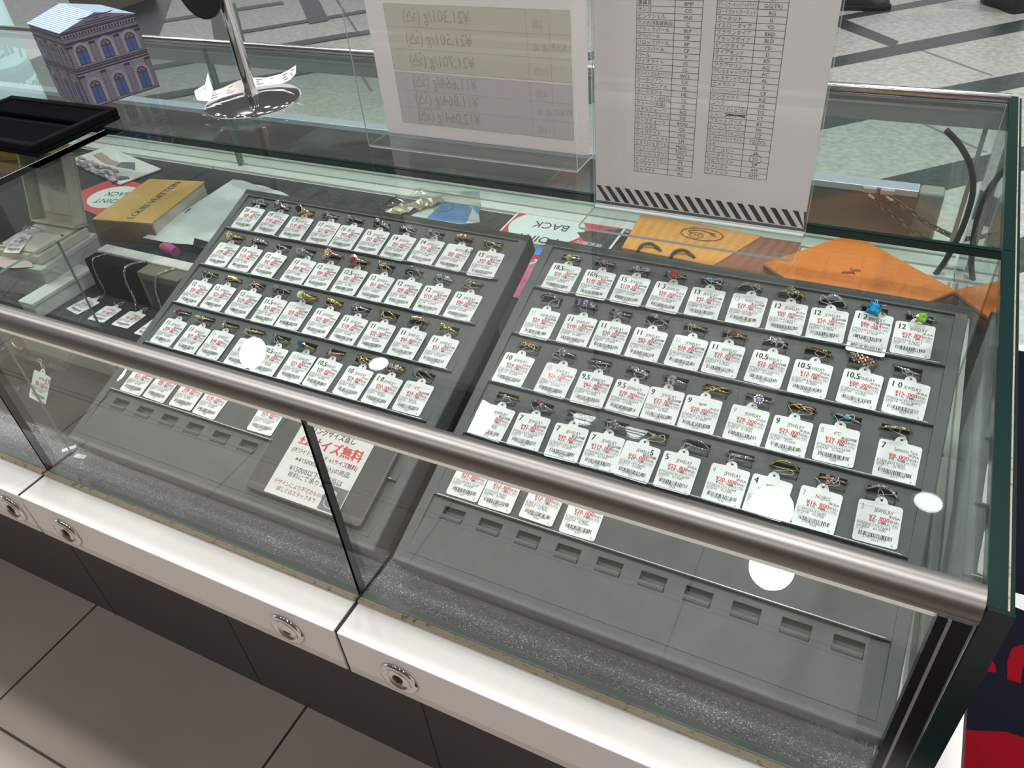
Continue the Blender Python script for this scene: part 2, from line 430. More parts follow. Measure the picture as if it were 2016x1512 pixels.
# right hand margin of the shelf: white board with grey rails
zz = -FLOOR_Z
b = MB(); b.box(.503, XE - .001, .002, .835, zz - .003, zz + .0008, 0); b.box(.489, .503, .075, .835, zz, zz + .0012, 0)
b.box(.5085, .5125, .05, .83, zz + .0008, zz + .003, 1); b.box(.4955, .4975, .08, .83, zz + .0012, zz + .0022, 1)
b.build('shelf_margin', [mat('margin_white', (.60, .60, .565), .5), mat('margin_rail', (.28, .28, .265), .45)], bays[-1])

# glass end panel (two sheets with a silicone seam), black band imitating its internal reflection
t = thing('glass_end_panel', 'thick glass end panel with dark green edges at the case end', 'glass panel', (0, 0, 0))
b = MB(); b.pane(XE, XE + .0108, -.002, DG - .0006, -.001, HG + .001, 'x'); b.build('front_pane', [G_MID, EDGE], t)
b = MB(); b.pane(XE, XE + .0108, DG + .0006, D + .006, -.001, HG + .001, 'x'); b.build('rear_pane', [G_MID, EDGE], t)
b = MB(); b.pane(XE + .0124, XE + .0150, -.004, D + .006, -.001, HG - .001, 'x'); b.build('outer_pane', [G_MID, EDGE], t)
b = MB(); b.box(XE + .0108, XE + .0124, .0, D + .005, HG - .004, HG - .0005); b.box(XE + .0108, XE + .0124, -.002, .003, -.001, HG - .004); b.build('silicone_seam', SEAL, t)
b = MB(); b.box(XE + .0005, XE + .0150, -.0045, -.0022, -.001, HG + .001); b.build('front_edge', EDGE, t)
b = MB(); b.box(XE - .0205, XE - .001, .0, .0088, .0, .247, 0); b.box(XE - .0145, XE - .0125, -.0012, .0, .0, .247, 1)  # black strip and pale line paint in the glass's internal reflection
b.build('painted_reflection', [mat('reflection_black', (.004, .005, .006), .25), mat('reflection_line', (.25, .27, .26), .3)], t)

# glass counter top in panes, with the front rail, the light strip and the rear rail
t = thing('glass_countertop', 'long glass counter top with brushed metal front rail', 'glass top', (0, 0, HG))
def pane_top(name, x0, x1, y0, y1):
    b = MB(); b.pane(x0, x1, y0, y1, -.0085, 0, 'z'); return b.build(name, [G_TOP, EDGE], t)
pane_top('front_pane', -.7265, XE - .0006, .004, DG - .0032); pane_top('front_pane', -2.5, -.7295, .004, DG - .0032)
pane_top('rear_pane', -2.5, XE - .0006, DG + .0032, D + .003)
b = MB(); b.tube([(-2.5, 0, -.002), (XE - .002, 0, -.002)], .0122, 24); b.build('front_rail', STEEL, t, smooth=True)
b = MB(); b.box(-2.5, XE - .02, .003, .021, -.0300, -.0105); b.build('light_strip', DIFF, t, bevel=.002)
b = MB(); b.tube([(-2.5, D + .003, -.001), (XE + .002, D + .003, -.001)], .0062, 16); b.build('rear_rail', mat('rear_rail_steel', (.36, .35, .34), .22, 1.0), t, smooth=True)
b = MB(); b.box(-.7295, -.7265, .004, DG - .005, -.0085, -.0005); b.build('pane_joint', mat('joint_silicone', (.42, .45, .43), .4), t)
b = MB(); b.pane(-2.5, XE - .0006, DG - .0028, DG + .0028, -HG + .001, .0005, 'y'); b.build('centre_pane', [G_MID, EDGE], t)
for x0, x1 in ((-2.5, -.9335), (-.9325, XE - .0006)):
    b = MB(); b.pane(x0, x1, .866, .873, -HG + .006, -.012, 'y'); b.build('rear_sliding_glass', [G_REAR, EDGE_MID], t)
b = MB(); b.box(-2.5, XE - .0006, .862, .8655, -.044, -.012); b.build('rear_frosted_band', mat('frosted_band', (.30, .36, .34), .45), t)
b = MB(); b.box(-2.5, XE - .0006, .84, .935, -HG - .0015, -HG + .004); b.box(-2.5, XE - .0006, .866, .874, -HG + .004, -HG + .0075); b.box(-2.5, XE - .0006, .905, .913, -HG + .004, -HG + .0075)
b.build('sliding_track', mat('track_plastic', (.60, .63, .60), .4), t, bevel=.0008)
# lower glass fin between two bays, and dark posts of the rear doors
t = thing('glass_divider', 'small upright glass divider standing between bays under front rail', 'glass divider', (-.5, .037, 0))
b = MB(); b.pane(-.003, .003, 0, .115, 0, .2585, 'x'); b.build('fin', [G_MID, EDGE_MID], t)
for x, y, lab in ((-.933, .8615, 'grey upright door edge of the rear sliding glass, near the chrome stand'), (.500, .868, 'grey upright door edge at the rear corner beside black cable')):
    b = MB(); b.box(x - .003, x + .003, y - .004, y + .004, .004, .258); o = b.build('door_post', EDGE_MID if x < 0 else mat('post_pale', (.42, .47, .45), .3)); tag(o, lab, 'door post', kind='thing')

# ================================================================== RING TRAYS
AL = .363; TW = .4539; TL = .4185; TZ = .0443; TY = .0413
def tray_matrix(x): return T(x, TY, TZ) @ RX(AL)
TRAYX = {1: -.4606, 2: .0405}
VB = [0, .0675, .1445, .2135, .2825, .3525, .4185]
SLOT0, PITCH = .0304, .04353
def panel_n(v):       # height of the stepped rows over the tray plane
    for i in range(6):
        if v <= VB[i + 1] or i == 5:
            f = (v - VB[i]) / (VB[i + 1] - VB[i])
            return .0026 - .0036 * f
def make_tray(i, label):
    t = thing('ring_tray', label, 'ring tray', matrix=tray_matrix(TRAYX[i]), group='grey suede ring trays')
    # mitred frame
    prof = [(-.0004, -.004), (-.0004, .0020), (.0104, .0018), (.0117, .0004), (.0118, -.028), (.003, -.028)]
    b = MB(); vs = []
    for o, n in prof: vs += [(-o, -o, n), (TW + o, -o, n), (TW + o, TL + o, n), (-o, TL + o, n)]
    fs = []
    for k in range(len(prof) - 1):
        for c in range(4):
            d = (c + 1) % 4
            fs.append((k * 4 + c, k * 4 + d, k * 4 + 4 + d, k * 4 + 4 + c))
    fs = [f[::-1] for f in fs]
    b.add(vs, fs); b.build('frame', SUEDE, t)
    b = MB(); b.box(.001, TW - .001, .001, TL - .001, -.027, -.0235); b.build('base_board', SUEDE2, t)
    # six stepped rows, each with ten ring slots
    sw, sh, dep = .0255, .0150, .0085
    for r in range(6):
        v0, v1 = VB[r] + .0005, VB[r + 1] - .0005
        vc = VB[r + 1] - .0150
        xs = [.0006]
        for k in range(10):
            c = SLOT0 + k * PITCH; xs += [c - sw / 2, c + sw / 2]
        xs.append(TW - .0006)
        ys = [v0, vc - sh / 2, vc + sh / 2, v1]
        b = MB(); H = lambda y: .0026 - .0036 * (y - VB[r]) / (VB[r + 1] - VB[r])
        idx = {}
        vs = []
        for a, x in enumerate(xs):
            for c, y in enumerate(ys): idx[a, c] = len(vs); vs.append((x, y, H(y)))
        fs = []
        for a in range(len(xs) - 1):
            for c in range(3):
                if c == 1 and a % 2 == 1: continue
                fs.append((idx[a, c], idx[a + 1, c], idx[a + 1, c + 1], idx[a, c + 1]))
        b.add(vs, fs)
        b.add([(xs[0], v0, H(v0)), (xs[-1], v0, H(v0)), (xs[-1], v0, -.006), (xs[0], v0, -.006)], [(0, 3, 2, 1)])
        for k in range(10):
            x0, x1 = SLOT0 + k * PITCH - sw / 2, SLOT0 + k * PITCH + sw / 2; y0, y1 = ys[1], ys[2]
            h0, h1 = H(y0), H(y1); z = -dep
            b.add([(x0, y0, h0), (x1, y0, h0), (x1, y1, h1), (x0, y1, h1), (x0, y0, z), (x1, y0, z), (x1, y1, z), (x0, y1, z)],
                  [(0, 1, 5, 4), (1, 2, 6, 5), (2, 3, 7, 6), (3, 0, 4, 7), (4, 5, 6, 7)], 1)
            # soft foam lip in the lower half of the slot
            pts = [(x0 + .0002, y0 + .0035, h0 - .0027), (x1 - .0010, y0 + .0035, h0 - .0027)]
            b.tube(pts, .0033, 12)
        b.build('slot_row', [SUEDE, SUEDE2], t)
    for r in range(1, 6):
        b = MB(); a0, a1 = VB[r] + .0012, VB[r + 1] - .0215
        b.add([(.006, a0, .0050), (TW - .006, a0, .0050), (TW - .006, a1, .0050), (.006, a1, .0050)], [(0, 1, 2, 3)])
        b.box(.006, TW - .006, a0 - .0006, a0, .0044, .0054, 1)
        b.build('plastic_strip', [FILM, ACR_EDGE], t)
    b = MB(); ca, sa = math.cos(AL), math.sin(AL)
    def loc(y, z): return ((y) * ca + z * sa, -(y) * sa + z * ca)
    P = [(.0, -.002), (.40, -.002), (.40, TL * sa * .93 - .012), (.0, .008)]
    vs = []
    for x in (.05, TW - .05):
        for y, z in P:
            u, n = loc(y, z - TZ + .002); vs.append((x, u, n))
    b.add(vs, [(0, 1, 2, 3), (7, 6, 5, 4), (0, 4, 5, 1), (1, 5, 6, 2), (2, 6, 7, 3), (3, 7, 4, 0)]); b.build('wedge_support', BLACK, t)
    return t
make_tray(1, 'tilted grey suede ring tray beside the necklaces, resizing notice at front')
make_tray(2, 'tilted grey suede ring tray beside the glass end panel')
TN = {1: 'necklace-side tray', 2: 'end-glass tray'}
ORD = ['first', 'second', 'third', 'fourth', 'fifth', 'sixth', 'seventh', 'eighth', 'ninth', 'tenth']
ROWN = ['back row', 'second row', 'third row', 'fourth row', 'fifth row']

# ================================================================== PRICE TAGS
TAG_MATS = [CARD, INK, RED, INKG]
CW, CT, CB = .0378, -.0032, -.0455          # card width, top and bottom below the hole
def card_outline():
    h = CW / 2; P = rrect(-h, h, CB, CT, .0026)
    # put the ear with the hole into the top edge
    i = max(range(len(P)), key=lambda k: (P[k][1] > CT - 1e-6) * (P[k][0] + 1))
    ear = [(.0056 * math.cos(a), CT + .0005 + .0072 * math.sin(a) * .92) for a in [PI * k / 10 for k in range(11)]]
    return P[:i + 1] + ear + P[i + 1:]
OUTLINE = card_outline()
def yen(n): return '¥' + format(n, ',').replace(',', ', ')
def write_tag(b, size, price, brand, new, metal, rnd, hand=False, code=None, right=False, z=.00062, dy=0.0):
    L = -CW / 2; Wd = CW
    X = lambda f: L + Wd * f
    Yf = lambda f: CT - (CT - CB) * f + dy
    if size:
        hh = .0098 if not hand else .0088
        put_text(b, size, X(.06) if not right else X(.74), Yf(.235), hh, 1 if not hand else 3, sx=.82 if not hand else .7, z=z, bold=.05 if not hand else 0)
    put_text(b, brand, X(.38), Yf(.235), .0056, 1, sx=.72, z=z, fit=Wd * .54)
    put_text(b, '新品同様' if new else '中古A', X(.96), Yf(.315), .0036, 1, align='r', z=z, bold=.04)
    put_text(b, yen(price), X(.74), Yf(.42), .0060, 2, align='r', z=z, bold=.06, sx=.95)
    put_text(b, '(税抜)', X(.96), Yf(.42), .0034, 1, align='r', z=z)
    put_text(b, yen(int(price * 1.1 + .5)), X(.68), Yf(.495), .0048, 1, align='r', z=z)
    put_text(b, '(税込10%)', X(.95), Yf(.50), .0033, 1, align='r', z=z)
    b.rect(X(.04), X(.95), Yf(.528), Yf(.521), z, 3)
    ct = rnd.choice(['D0.%02d' % rnd.randint(5, 60), '0.%02d' % rnd.randint(10, 60), 'D', 'AQ0.%02d' % rnd.randint(10, 40)])
    put_text(b, '%s/%s/%d.%dg/#%s' % (metal, ct, rnd.randint(1, 6), rnd.randint(0, 9), (size or '9').replace(' ', '').replace(',', '.')), X(.04), Yf(.60), .0036, 1, z=z, fit=Wd * .82)
    put_text(b, '2%d%02d%02d' % (rnd.choice((5, 5, 6)), rnd.randint(1, 12), rnd.randint(1, 28)), X(.04), Yf(.665), .0036, 1, z=z)
    put_text(b, '01/000', X(.42), Yf(.672), .0038, 1, z=z)
    put_text(b, 'リング', X(.04), Yf(.728), .0034, 1, z=z, sx=.6)
    x = X(.12)
    while x < X(.86):
        w = rnd.choice((.00030, .00030, .0006, .0009)); b.rect(x, min(x + w, X(.87)), Yf(.845), Yf(.745), z, 1)
        x += w + rnd.choice((.00030, .00045, .0006, .0008))
    put_text(b, code or ('214%010d' % rnd.randint(10**6, 10**9)), X(.22), Yf(.885), .0037, 1, z=z, fit=Wd * .52)
    put_text(b, '02%02d' % rnd.randint(1, 50), X(.42), Yf(.935), .0030, 1, z=z)
    put_text(b, str(rnd.randint(2, 6)), X(.86), Yf(.965), .0033, 1, z=z)
def make_tag(M, label, group, size, price, brand='JEWELRY', new=True, metal='K18', hand=False, right=False, ring=None, band=False, double=False, seed=0, string=True, cat='price tag'):
    rnd = random.Random(seed)
    t = thing('price_tag', label, cat, matrix=M, group=group)
    b = MB(); b.prism(OUTLINE, 0, .0005, 0)
    b.flat([(.00125 * math.cos(2 * PI * k / 12), .00125 * math.sin(2 * PI * k / 12)) for k in range(12)], .00058, 1)
    write_tag(b, size, price, brand, new, metal, rnd, hand, right=right)
    if band:                                    # clear tape edge across the head of the card
        b.rect(-CW/2 + .0008, CW/2 - .0008, -.0088, -.0086, .00066, 3)
    b.build('card', TAG_MATS, t)
    if double:
        b = MB(); M2 = T(.0005, -.0115, -.0006)
        b.prism(OUTLINE, 0, .0005, 0, M2)
        rr = random.Random(5); x = -CW/2 + .004
        while x < CW/2 - .004:
            w = rr.choice((.0003, .0006, .0009)); b.rect(x, x + w, CB + .0062, CB + .0105, .00062, 1, M2); x += w + rr.choice((.0003, .0005, .0008))
        put_text(b, '2141100650168', -.009, CB + .0043, .0037, 1, M=M2, z=.00062)
        b.build('second_card', TAG_MATS, t)
    if string:
        rx, ry, rz = ring if ring else (.004, .010, .006)
        a = rnd.uniform(-.006, .006); c = rnd.uniform(.004, .009) * rnd.choice((-1, 1))
        ctrl = [(0, 0, .0006), (a * .4, ry * .45, rz * .6), (rx - .002, ry * .9, rz), (rx + c, ry + rnd.uniform(-.001, .005), rz + .001),
                (rx + c * 1.1, ry * .55, rz * .8), (c * .5, ry * .3, .003), (-.0012, .0008, .0012)]
        if rnd.random() < .45: ctrl += [(-.004, .003, .003), (-.009 * (1 if c > 0 else -1), .007 + rnd.uniform(-.003, .003), .003)]
        pts = []
        for q in range(len(ctrl) - 1):                       # smooth the thread
            p0, p1, p2, p3 = (Vector(ctrl[max(q - 1, 0)]), Vector(ctrl[q]), Vector(ctrl[q + 1]), Vector(ctrl[min(q + 2, len(ctrl) - 1)]))
            for f in (0, .25, .5, .75):
                pts.append(.5 * ((2 * p1) + (p2 - p0) * f + (2 * p0 - 5 * p1 + 4 * p2 - p3) * f * f + (3 * p1 - p0 - 3 * p2 + p3) * f ** 3))
        pts.append(Vector(ctrl[-1]))
        b = MB(); b.tube(pts, .00028, 5); b.build('string', THREAD, t, smooth=True)
    return t

# (hole position in the tray in 0.1 mm-units, size mark, price, extras)
TAGS = {1: [
 [((283,4010),'20',88000,''),((749,3995),'19',108000,'u'),((1200,3981),'1,9',148000,'u'),((1665,3991),'17',59800,'u'),((2070,3983),'16',68000,'夏の砂'),((2506,3983),'15',69800,''),((2933,3978),'14',50000,'u'),((3372,3992),'14',58000,'t'),((3802,3978),'1 3',80000,'uRVENDOME AOYAMA'),((4256,3967),'13',99800,'t')],
 [((277,3306),'13',98000,'h'),((717,3308),'13',138000,''),((1174,3289),'12',69800,''),((1674,3296),'13',68800,'u'),((2076,3292),'12',88800,''),((2524,3294),'12,5',90000,''),((2956,3289),'12',65800,'u'),((3377,3289),'12',58000,''),((3808,3281),'12',100000,''),((4252,3286),'12',88000,'')],
 [((282,2596),'12',30000,'THE KISS'),((705,2612),'12',54800,''),((1177,2607),'12',178000,''),((1610,2595),'11,5',50000,'u'),((2021,2610),'11.5',58000,'ht'),((2487,2604),'11',39800,'u'),((2926,2597),'11',108000,''),((3341,2595),'11',45000,'u'),((3795,2601),'11',65800,'u'),((4247,2601),'11',53800,'')],
 [((303,1923),'11.',98000,''),((750,1909),'11',49800,''),((1161,1920),'11',48000,'hut'),((1635,1914),'11',55000,'h'),((2076,1903),'10,5',98000,''),((2519,1912),'10.5',59800,'h'),((2923,1920),'10,5',30000,'u'),((3386,1918),'10',54800,'u'),((3818,1909),'1 0',50000,'u'),((4223,1931),'10',39800,'ht4℃')],
 [((365,1155),'10,',53000,''),((799,1160),'10',80000,''),((1248,1165),'9,5',98000,''),((1667,1157),'9',148000,'u'),((2536,1172),'9',70000,'')]],
 2: [
 [((300,3977),'18,5',50000,''),((746,3965),'16½',144000,''),((1178,3970),'15',118000,''),((1622,3975),'1 3',58000,'u'),((2049,3986),'13',42800,''),((2514,3997),'13',79800,'hGINZA TANAKA'),((2942,3997),'12',80000,'u'),((3359,3997),'12',56000,''),((3795,4045),'1 2',86364,'2'),((4197,4015),'12',59800,'u')],
 [((293,3272),'11',54800,'hVENDOME AOYAMA'),((758,3281),'11',100000,''),((1167,3285),'11',58000,''),((1595,3295),'11',85800,''),((2054,3296),'11',48000,'h'),((2451,3305),'11',39800,''),((2917,3311),'10,5',25800,''),((3348,3298),'10.5',13800,'u'),((3832,3296),'10,5',88000,'u'),((4260,3302),'1 0',15000,'u')],
 [((241,2600),'10',54800,'u'),((773,2587),'10',25000,'h'),((1201,2581),'9,5',65800,''),((1618,2585),'9.5',78000,'u'),((1998,2593),'9',32800,''),((2399,2594),'9',20000,'uagete'),((2879,2605),'9',78000,'hu'),((3306,2591),'9',29800,'u'),((3735,2615),'8',39800,'h4℃'),((4292,2602),'7',8000,'uSamantha Tiara')],
 [((292,1897),'7',49800,''),((713,1902),'7',42800,''),((1164,1892),'7',49800,''),((1566,1900),'7',119000,''),((1959,1895),'5',45000,'R'),((2374,1896),'5',52800,'u'),((2862,1902),'4',20000,'uh'),((3270,1898),'4',16800,'uagete'),((3722,1908),'3',16800,'uhNOJESS'),((4234,1935),'3',7800,'uht')],
 [((318,1172),'3',29800,'hagete'),((707,1160),'3',13800,'uhNOJESS'),((1194,1170),'1',13800,'uh'),((1632,1157),'1',28800,'AHKAH')]]}
# rings: (description, kind, metal, stone colour, size factor)
RINGS = {1: [
 [('silver half-eternity ring','pave','s','w'),('big silver round halo ring','cluster','s','w'),('chunky gold signet ring with black stone','signet','g','k'),('silver ring with dark blue stone','sol','s','b'),('slim silver pave band','pave','s','w'),('wide silver pave band','wide','s','w'),('twisted silver openwork ring','twist','s','w'),('silver halo ring with violet stone','halo','s','p'),('rose gold three-bead ring','beads','r','o'),('plain gold band with tiny diamonds','pave','g','c')],
 [('chunky gold nugget ring','cluster','g','c'),('silver channel-set ring','wide','s','w'),('silver marquise pave ring','pave','s','w'),('silver halo ring with greenish stone','halo','s','y'),('rose gold round pave ring','cluster','r','o'),('rose gold ruby cluster ring','cluster','r','r'),('two-tone ring with small bow','bow','g','w'),('thin gold chevron band','wave','g','w'),('wide silver aqua-tinted ring','wide','s','a'),('gold flower ring','flower','g','w')],
 [('gold pave band','pave','g','w'),('wide plain gold band','band','g','w'),('rose and silver crossover ring','twist','r','w'),('silver seven-stone ring','pave','s','w'),('gold ring with pearly dome','signet','g','c'),('small plain gold ring','band','g','w'),('silver flower crown ring','flower','s','w'),('gold open loop ring','loop','g','w'),('gold ring with pink stones','beads','g','o'),('gold openwork ring','beads','g','g')],
 [('silver ring with paired red stones','sol','s','r'),('beaded gold ring','beads','g','c'),('gold single-bead ring','sol','g','c'),('thin gold pave ring','pave','g','c'),('gold ring with dark stones','pave','g','k'),('gold ring with dark teal oval','oval','g','t'),('rose gold ring with peach stone','sol','r','o'),('twisted gold ring','twist','g','w'),('gold pave dome ring','wide','g','c'),('small gold bypass ring','wave','g','w')]],
 2: [
 [('silver ring with yellow-green stone','sol','s','y'),('silver ring with red and aqua stones','toi','s','r'),('silver double pave band','wide','s','w'),('silver ring with round red stone','oval','s','R'),('silver ring with pale blue stone','sol','s','a'),('silver ribbon wave ring','wave','s','w'),('gold flower sprig ring','flower','g','w'),('silver wave ring with lilac stones','wave','s','l'),('silver ring with big square blue stone','square','s','B'),('silver ring with round green stone','oval','s','G')],
 [('dark chevron ring with diamonds','wave','k','w'),('wide purple striped band','stripe','s','p'),('silver oval halo ring','halo','s','w'),('silver three-stone ring','sol3','s','w'),('gold solitaire diamond ring','sol','g','w'),('gold ring with garnet leaf','oval','g','n'),('silver ribbon bow ring','bow','s','w'),('slim gold brown-stone ring','pave','g','n'),('wide rose gold checkered dome ring','check','r','n'),('thin silver solitaire ring','sol','s','w')],
 [('twisted gold ring','twist','g','w'),('silver cluster ring','flower','s','w'),('rose gold solitaire ring','sol','r','w'),('silver wave pave ring','wide','s','w'),('silver ring with large round diamond','oval','s','w'),('gold twisted leaf ring','twist','g','n'),('silver halo ring with lilac square','halo','s','l'),('slim gold crossover ring','twist','g','w'),('thin silver ring with aqua chip','sol','s','a'),('thin pale gold pave ring','pave','g','c')],
 [('thin gold solitaire ring','sol','g','w'),('silver ring with red and white stones','toi','s','r'),('thin gold aqua-chip ring','sol','g','a'),('silver diamond flower ring','flower','s','w'),('gold solitaire with small leaf','sol','g','c'),('silver chevron wave ring','loop','s','w'),('thin silver half-eternity ring','pave','s','w'),('gold open marquise ring','loop','g','w'),('rose gold bow ring','bow','r','w'),('silver sprig ring','wave','s','w')]]}
METN = dict(s='PT900', g='K18', r='K18PG', k='K18WG')

def stone(b, c, r, up, fwd=None, n=8, sx=1.0, mi=0):
    """brilliant-cut stone: table, crown and pavilion, `up` is its axis"""
    up = Vector(up).normalized()
    u = up.cross(Vector((0, 1, 0)))
    u = u.normalized() if u.length > 1e-4 else Vector((1, 0, 0))
    w = up.cross(u); c = Vector(c); vs = []
    for rr, h in ((.58, .34), (1.0, .06), (1.0, -.02)):
        for k in range(n):
            a = 2 * PI * (k + (.5 if rr < 1 else 0)) / n
            vs.append(c + (u * math.cos(a) * sx + w * math.sin(a)) * r * rr + up * r * h)
    vs.append(c - up * r * .75)
    fs = [tuple(range(n))]
    for k in range(n):
        j = (k + 1) % n
        fs += [(n + k, n + j, k), (j, k, n + j), (2 * n + k, 2 * n + j, n + j, n + k), (2 * n + j, 2 * n + k, 3 * n)]
    b.add(vs, fs, mi)
def make_ring(M, label, group, kind, metal, col, seed):
    rnd = random.Random(seed)
    t = thing('ring', label, 'ring', matrix=M, group=group)
    R = .0132 + rnd.uniform(-.0006, .0008)
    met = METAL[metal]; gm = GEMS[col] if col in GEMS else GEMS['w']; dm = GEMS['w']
    C0 = Vector((0, 0, -.0062))
    def on(th, r=R, y=0.0): return C0 + Vector((r * math.sin(th), y, r * math.cos(th)))
    # band
    w0, w1, tk = {'wide': (.0024, .0050, .0012), 'signet': (.0030, .0058, .0016), 'stripe': (.0040, .0066, .0014), 'check': (.0030, .0070, .0013), 'band': (.0036, .0044, .0012),
                  'cluster': (.0018, .0034, .0011), 'pave': (.0018, .0026, .0011)}.get(kind, (.0016, .0020, .0010))
    amp = {'wave': .0032, 'bow': .0008}.get(kind, 0.0)
    b = MB(); n = 56
    def sweep(yoff, ww0, ww1, tt, rad=R, a0=0, a1=2 * PI):
        vs = []; full = abs(a1 - a0 - 2 * PI) < 1e-6; k = n if full else n + 1
        prof = [(-1, -.5), (-.75, .45), (0, .62), (.75, .45), (1, -.5), (0, -.75)]
        for i in range(k):
            th = a0 + (a1 - a0) * i / n; tw = (1 + math.cos(th)) / 2
            w = (ww0 + (ww1 - ww0) * tw ** 2) / 2; yo = yoff(th)
            for py, pr in prof: vs.append(on(th, rad + pr * tt, yo + py * w))
        m = len(prof); fs = []
        for i in range(n):
            j = (i + 1) % k
            for q in range(m): fs.append((i * m + q, i * m + (q + 1) % m, j * m + (q + 1) % m, j * m + q))
        b.add(vs, fs)
    if kind in ('twist',):
        sweep(lambda th: .0019 * math.sin(2.2 * th) * (1 if abs(th) < 9 else 0), w0 * .9, w1 * .8, tk)
        sweep(lambda th: -.0019 * math.sin(2.2 * th), w0 * .8, w1 * .7, tk * .9)
    elif kind == 'loop':
        f = lambda th: .0034 * max(0, math.cos(th) - .45) / .55
        sweep(lambda th: f((th + PI) % (2 * PI) - PI), w0 * .8, w1 * .6, tk); sweep(lambda th: -f((th + PI) % (2 * PI) - PI), w0 * .8, w1 * .6, tk)
    elif amp:
        sweep(lambda th: amp * math.cos(th * 2) * max(0, math.cos(th)), w0, w1, tk)
    else:
        sweep(lambda th: 0.0, w0, w1, tk)
    gems = []                                     # (name, material, mesh)
    def G(name, m): x = MB(); gems.append((name, m, x)); return x
    top = on(0)
    def prongs(c, r, h):
        for k in range(4):
            a = PI / 4 + k * PI / 2
            p = c + Vector((math.cos(a) * r, math.sin(a) * r, 0))
            b.tube([top + (p - top) * .25, p - Vector((0, 0, r * .5)), p + Vector((0, 0, r * .25))], .00033, 5)
    if kind in ('pave', 'wave'):
        x = G('stone_row', gm if kind == 'pave' else (gm if col != 'w' else dm))
        for k in range(9):
            th = (k - 4) * .155; yo = amp * math.cos(th * 2) * max(0, math.cos(th))
            stone(x, on(th, R + tk * .72, yo), .00105, (math.sin(th), 0, math.cos(th)), n=6)
    elif kind == 'wide':
        x = G('stone_rows', dm); y2 = None
        if col not in 'w': y2 = G('coloured_stones', gm)
        for row in (-1, 0, 1):
            for k in range(9):
                th = (k - 4) * .15
                stone(y2 if (y2 and k % 3 == 1) else x, on(th, R + tk * .6, row * .0016), .00088, (math.sin(th), row * .3, math.cos(th)), n=6)
    elif kind == 'stripe':
        x = G('diamond_stripes', dm); p = G('purple_bars', gm)
        for k in range(7):
            th = (k - 3) * .235
            if k % 2 == 0:
                for row in range(4): stone(x, on(th, R + .0016, (row - 1.5) * .0017), .00095, (math.sin(th), 0, math.cos(th)), n=6)
            else:
                M2 = Matrix.Translation(on(th, R + .0011)) @ RY(th)
                p.box(-.0013, .0013, -.0033, .0033, 0, .0011, 0, M2)
    elif kind == 'check':
        x = G('pave_field', MATS.get('rose_pave') or mat('rose_pave', (.80, .66, .56), .22, .8)); p = G('brown_stones', gm)
        for row in range(5):
            for k in range(9):
                th = (k - 4) * .17; yo = (row - 2) * .0017
                stone(p if (k + row) % 2 == 0 else x, on(th, R + .0013 - abs(row - 2) * .0003, yo), .00095, (math.sin(th), (row - 2) * .2, math.cos(th)), n=6)
    elif kind == 'signet':
        c = top + Vector((0, -.0006, .0016)); x = G('gemstone', gm)
        b.lathe([(.0046, -.003), (.0064, .0), (.0066, .0012), (.0058, .0019)], 20, 0, Matrix.Translation(c) @ Matrix.Diagonal((1, .86, 1, 1)))
        x.sphere(c + Vector((0, 0, .0012)), .0056, 10, 0, None, (1, .84, .55))
    elif kind in ('cluster',):
        c = top + Vector((0, -.0008, .0018)); x = G('stone_cluster', gm)
        b.lathe([(.002, -.0025), (.0058, -.0004), (.0062, .0006)], 16, 0, Matrix.Translation(c))
        stone(x, c + Vector((0, 0, .0022)), .0019, (0, 0, 1))
        for ring_r, cnt, zz_, sr in ((.0030, 7, .0015, .00125), (.0052, 11, .0004, .00125)):
            for k in range(cnt):
                a = 2 * PI * k / cnt; stone(x, c + Vector((math.cos(a) * ring_r, math.sin(a) * ring_r, zz_)), sr, (math.cos(a) * .35, math.sin(a) * .35, 1), n=6)
    elif kind == 'halo':
        c = top + Vector((0, -.0006, .0022)); x = G('gemstone', gm); h = G('halo_stones', dm)
        b.lathe([(.0012, -.002), (.0042, -.0004), (.0044, .0002)], 16, 0, Matrix.Translation(c))
        stone(x, c + Vector((0, 0, .0008)), .0024, (0, 0, 1))
        for k in range(11):
            a = 2 * PI * k / 11; stone(h, c + Vector((math.cos(a) * .0036, math.sin(a) * .0036, .0002)), .00098, (0, 0, 1), n=6)
        for sg in (-1, 1):
            for k in range(3):
                th = sg * (.36 + k * .14); stone(h, on(th, R + .0009), .0008, (math.sin(th), 0, math.cos(th)), n=6)
    elif kind == 'flower':
        c = top + Vector((0, -.0004, .0018)); x = G('petal_stones', gm)
        for k in range(5):
            a = 2 * PI * k / 5 + .3
            p = c + Vector((math.cos(a) * .0029, math.sin(a) * .0029, .0))
            b.sphere(p - Vector((0, 0, .0006)), .0016, 6); stone(x, p + Vector((0, 0, .0006)), .0015, (math.cos(a) * .3, math.sin(a) * .3, 1), n=6)
        stone(x, c + Vector((0, 0, .0014)), .0015, (0, 0, 1), n=6)
    elif kind == 'beads':
        x = G('bead_stones', gm if col != 'g' else GOLD)
        for k in (-1, 0, 1):
            th = k * .34; p = on(th, R + .0016)
            b.lathe([(.0012, -.001), (.0024, .0002), (.0021, .0010)], 12, 0, Matrix.Translation(p) @ RY(th)); x.sphere(p + Vector((0, 0, .0009)), .0017, 7)
    elif kind == 'bow':
        for sg in (-1, 1):
            pts = [top + Vector((sg * .0062 * math.sin(a) * (1 if sg > 0 else 1) * math.cos(a * .5), .0026 * math.sin(2 * a), .0016 + .0008 * math.sin(a))) for a in [PI * k / 12 for k in range(13)]]
            b.tube(pts, .00055, 5, closed=False)
            b.tube([top + Vector((0, 0, .0015)), top + Vector((sg * .0016, -.0028, .0014)), top + Vector((sg * .0030, -.0042, .001))], .0005, 5)
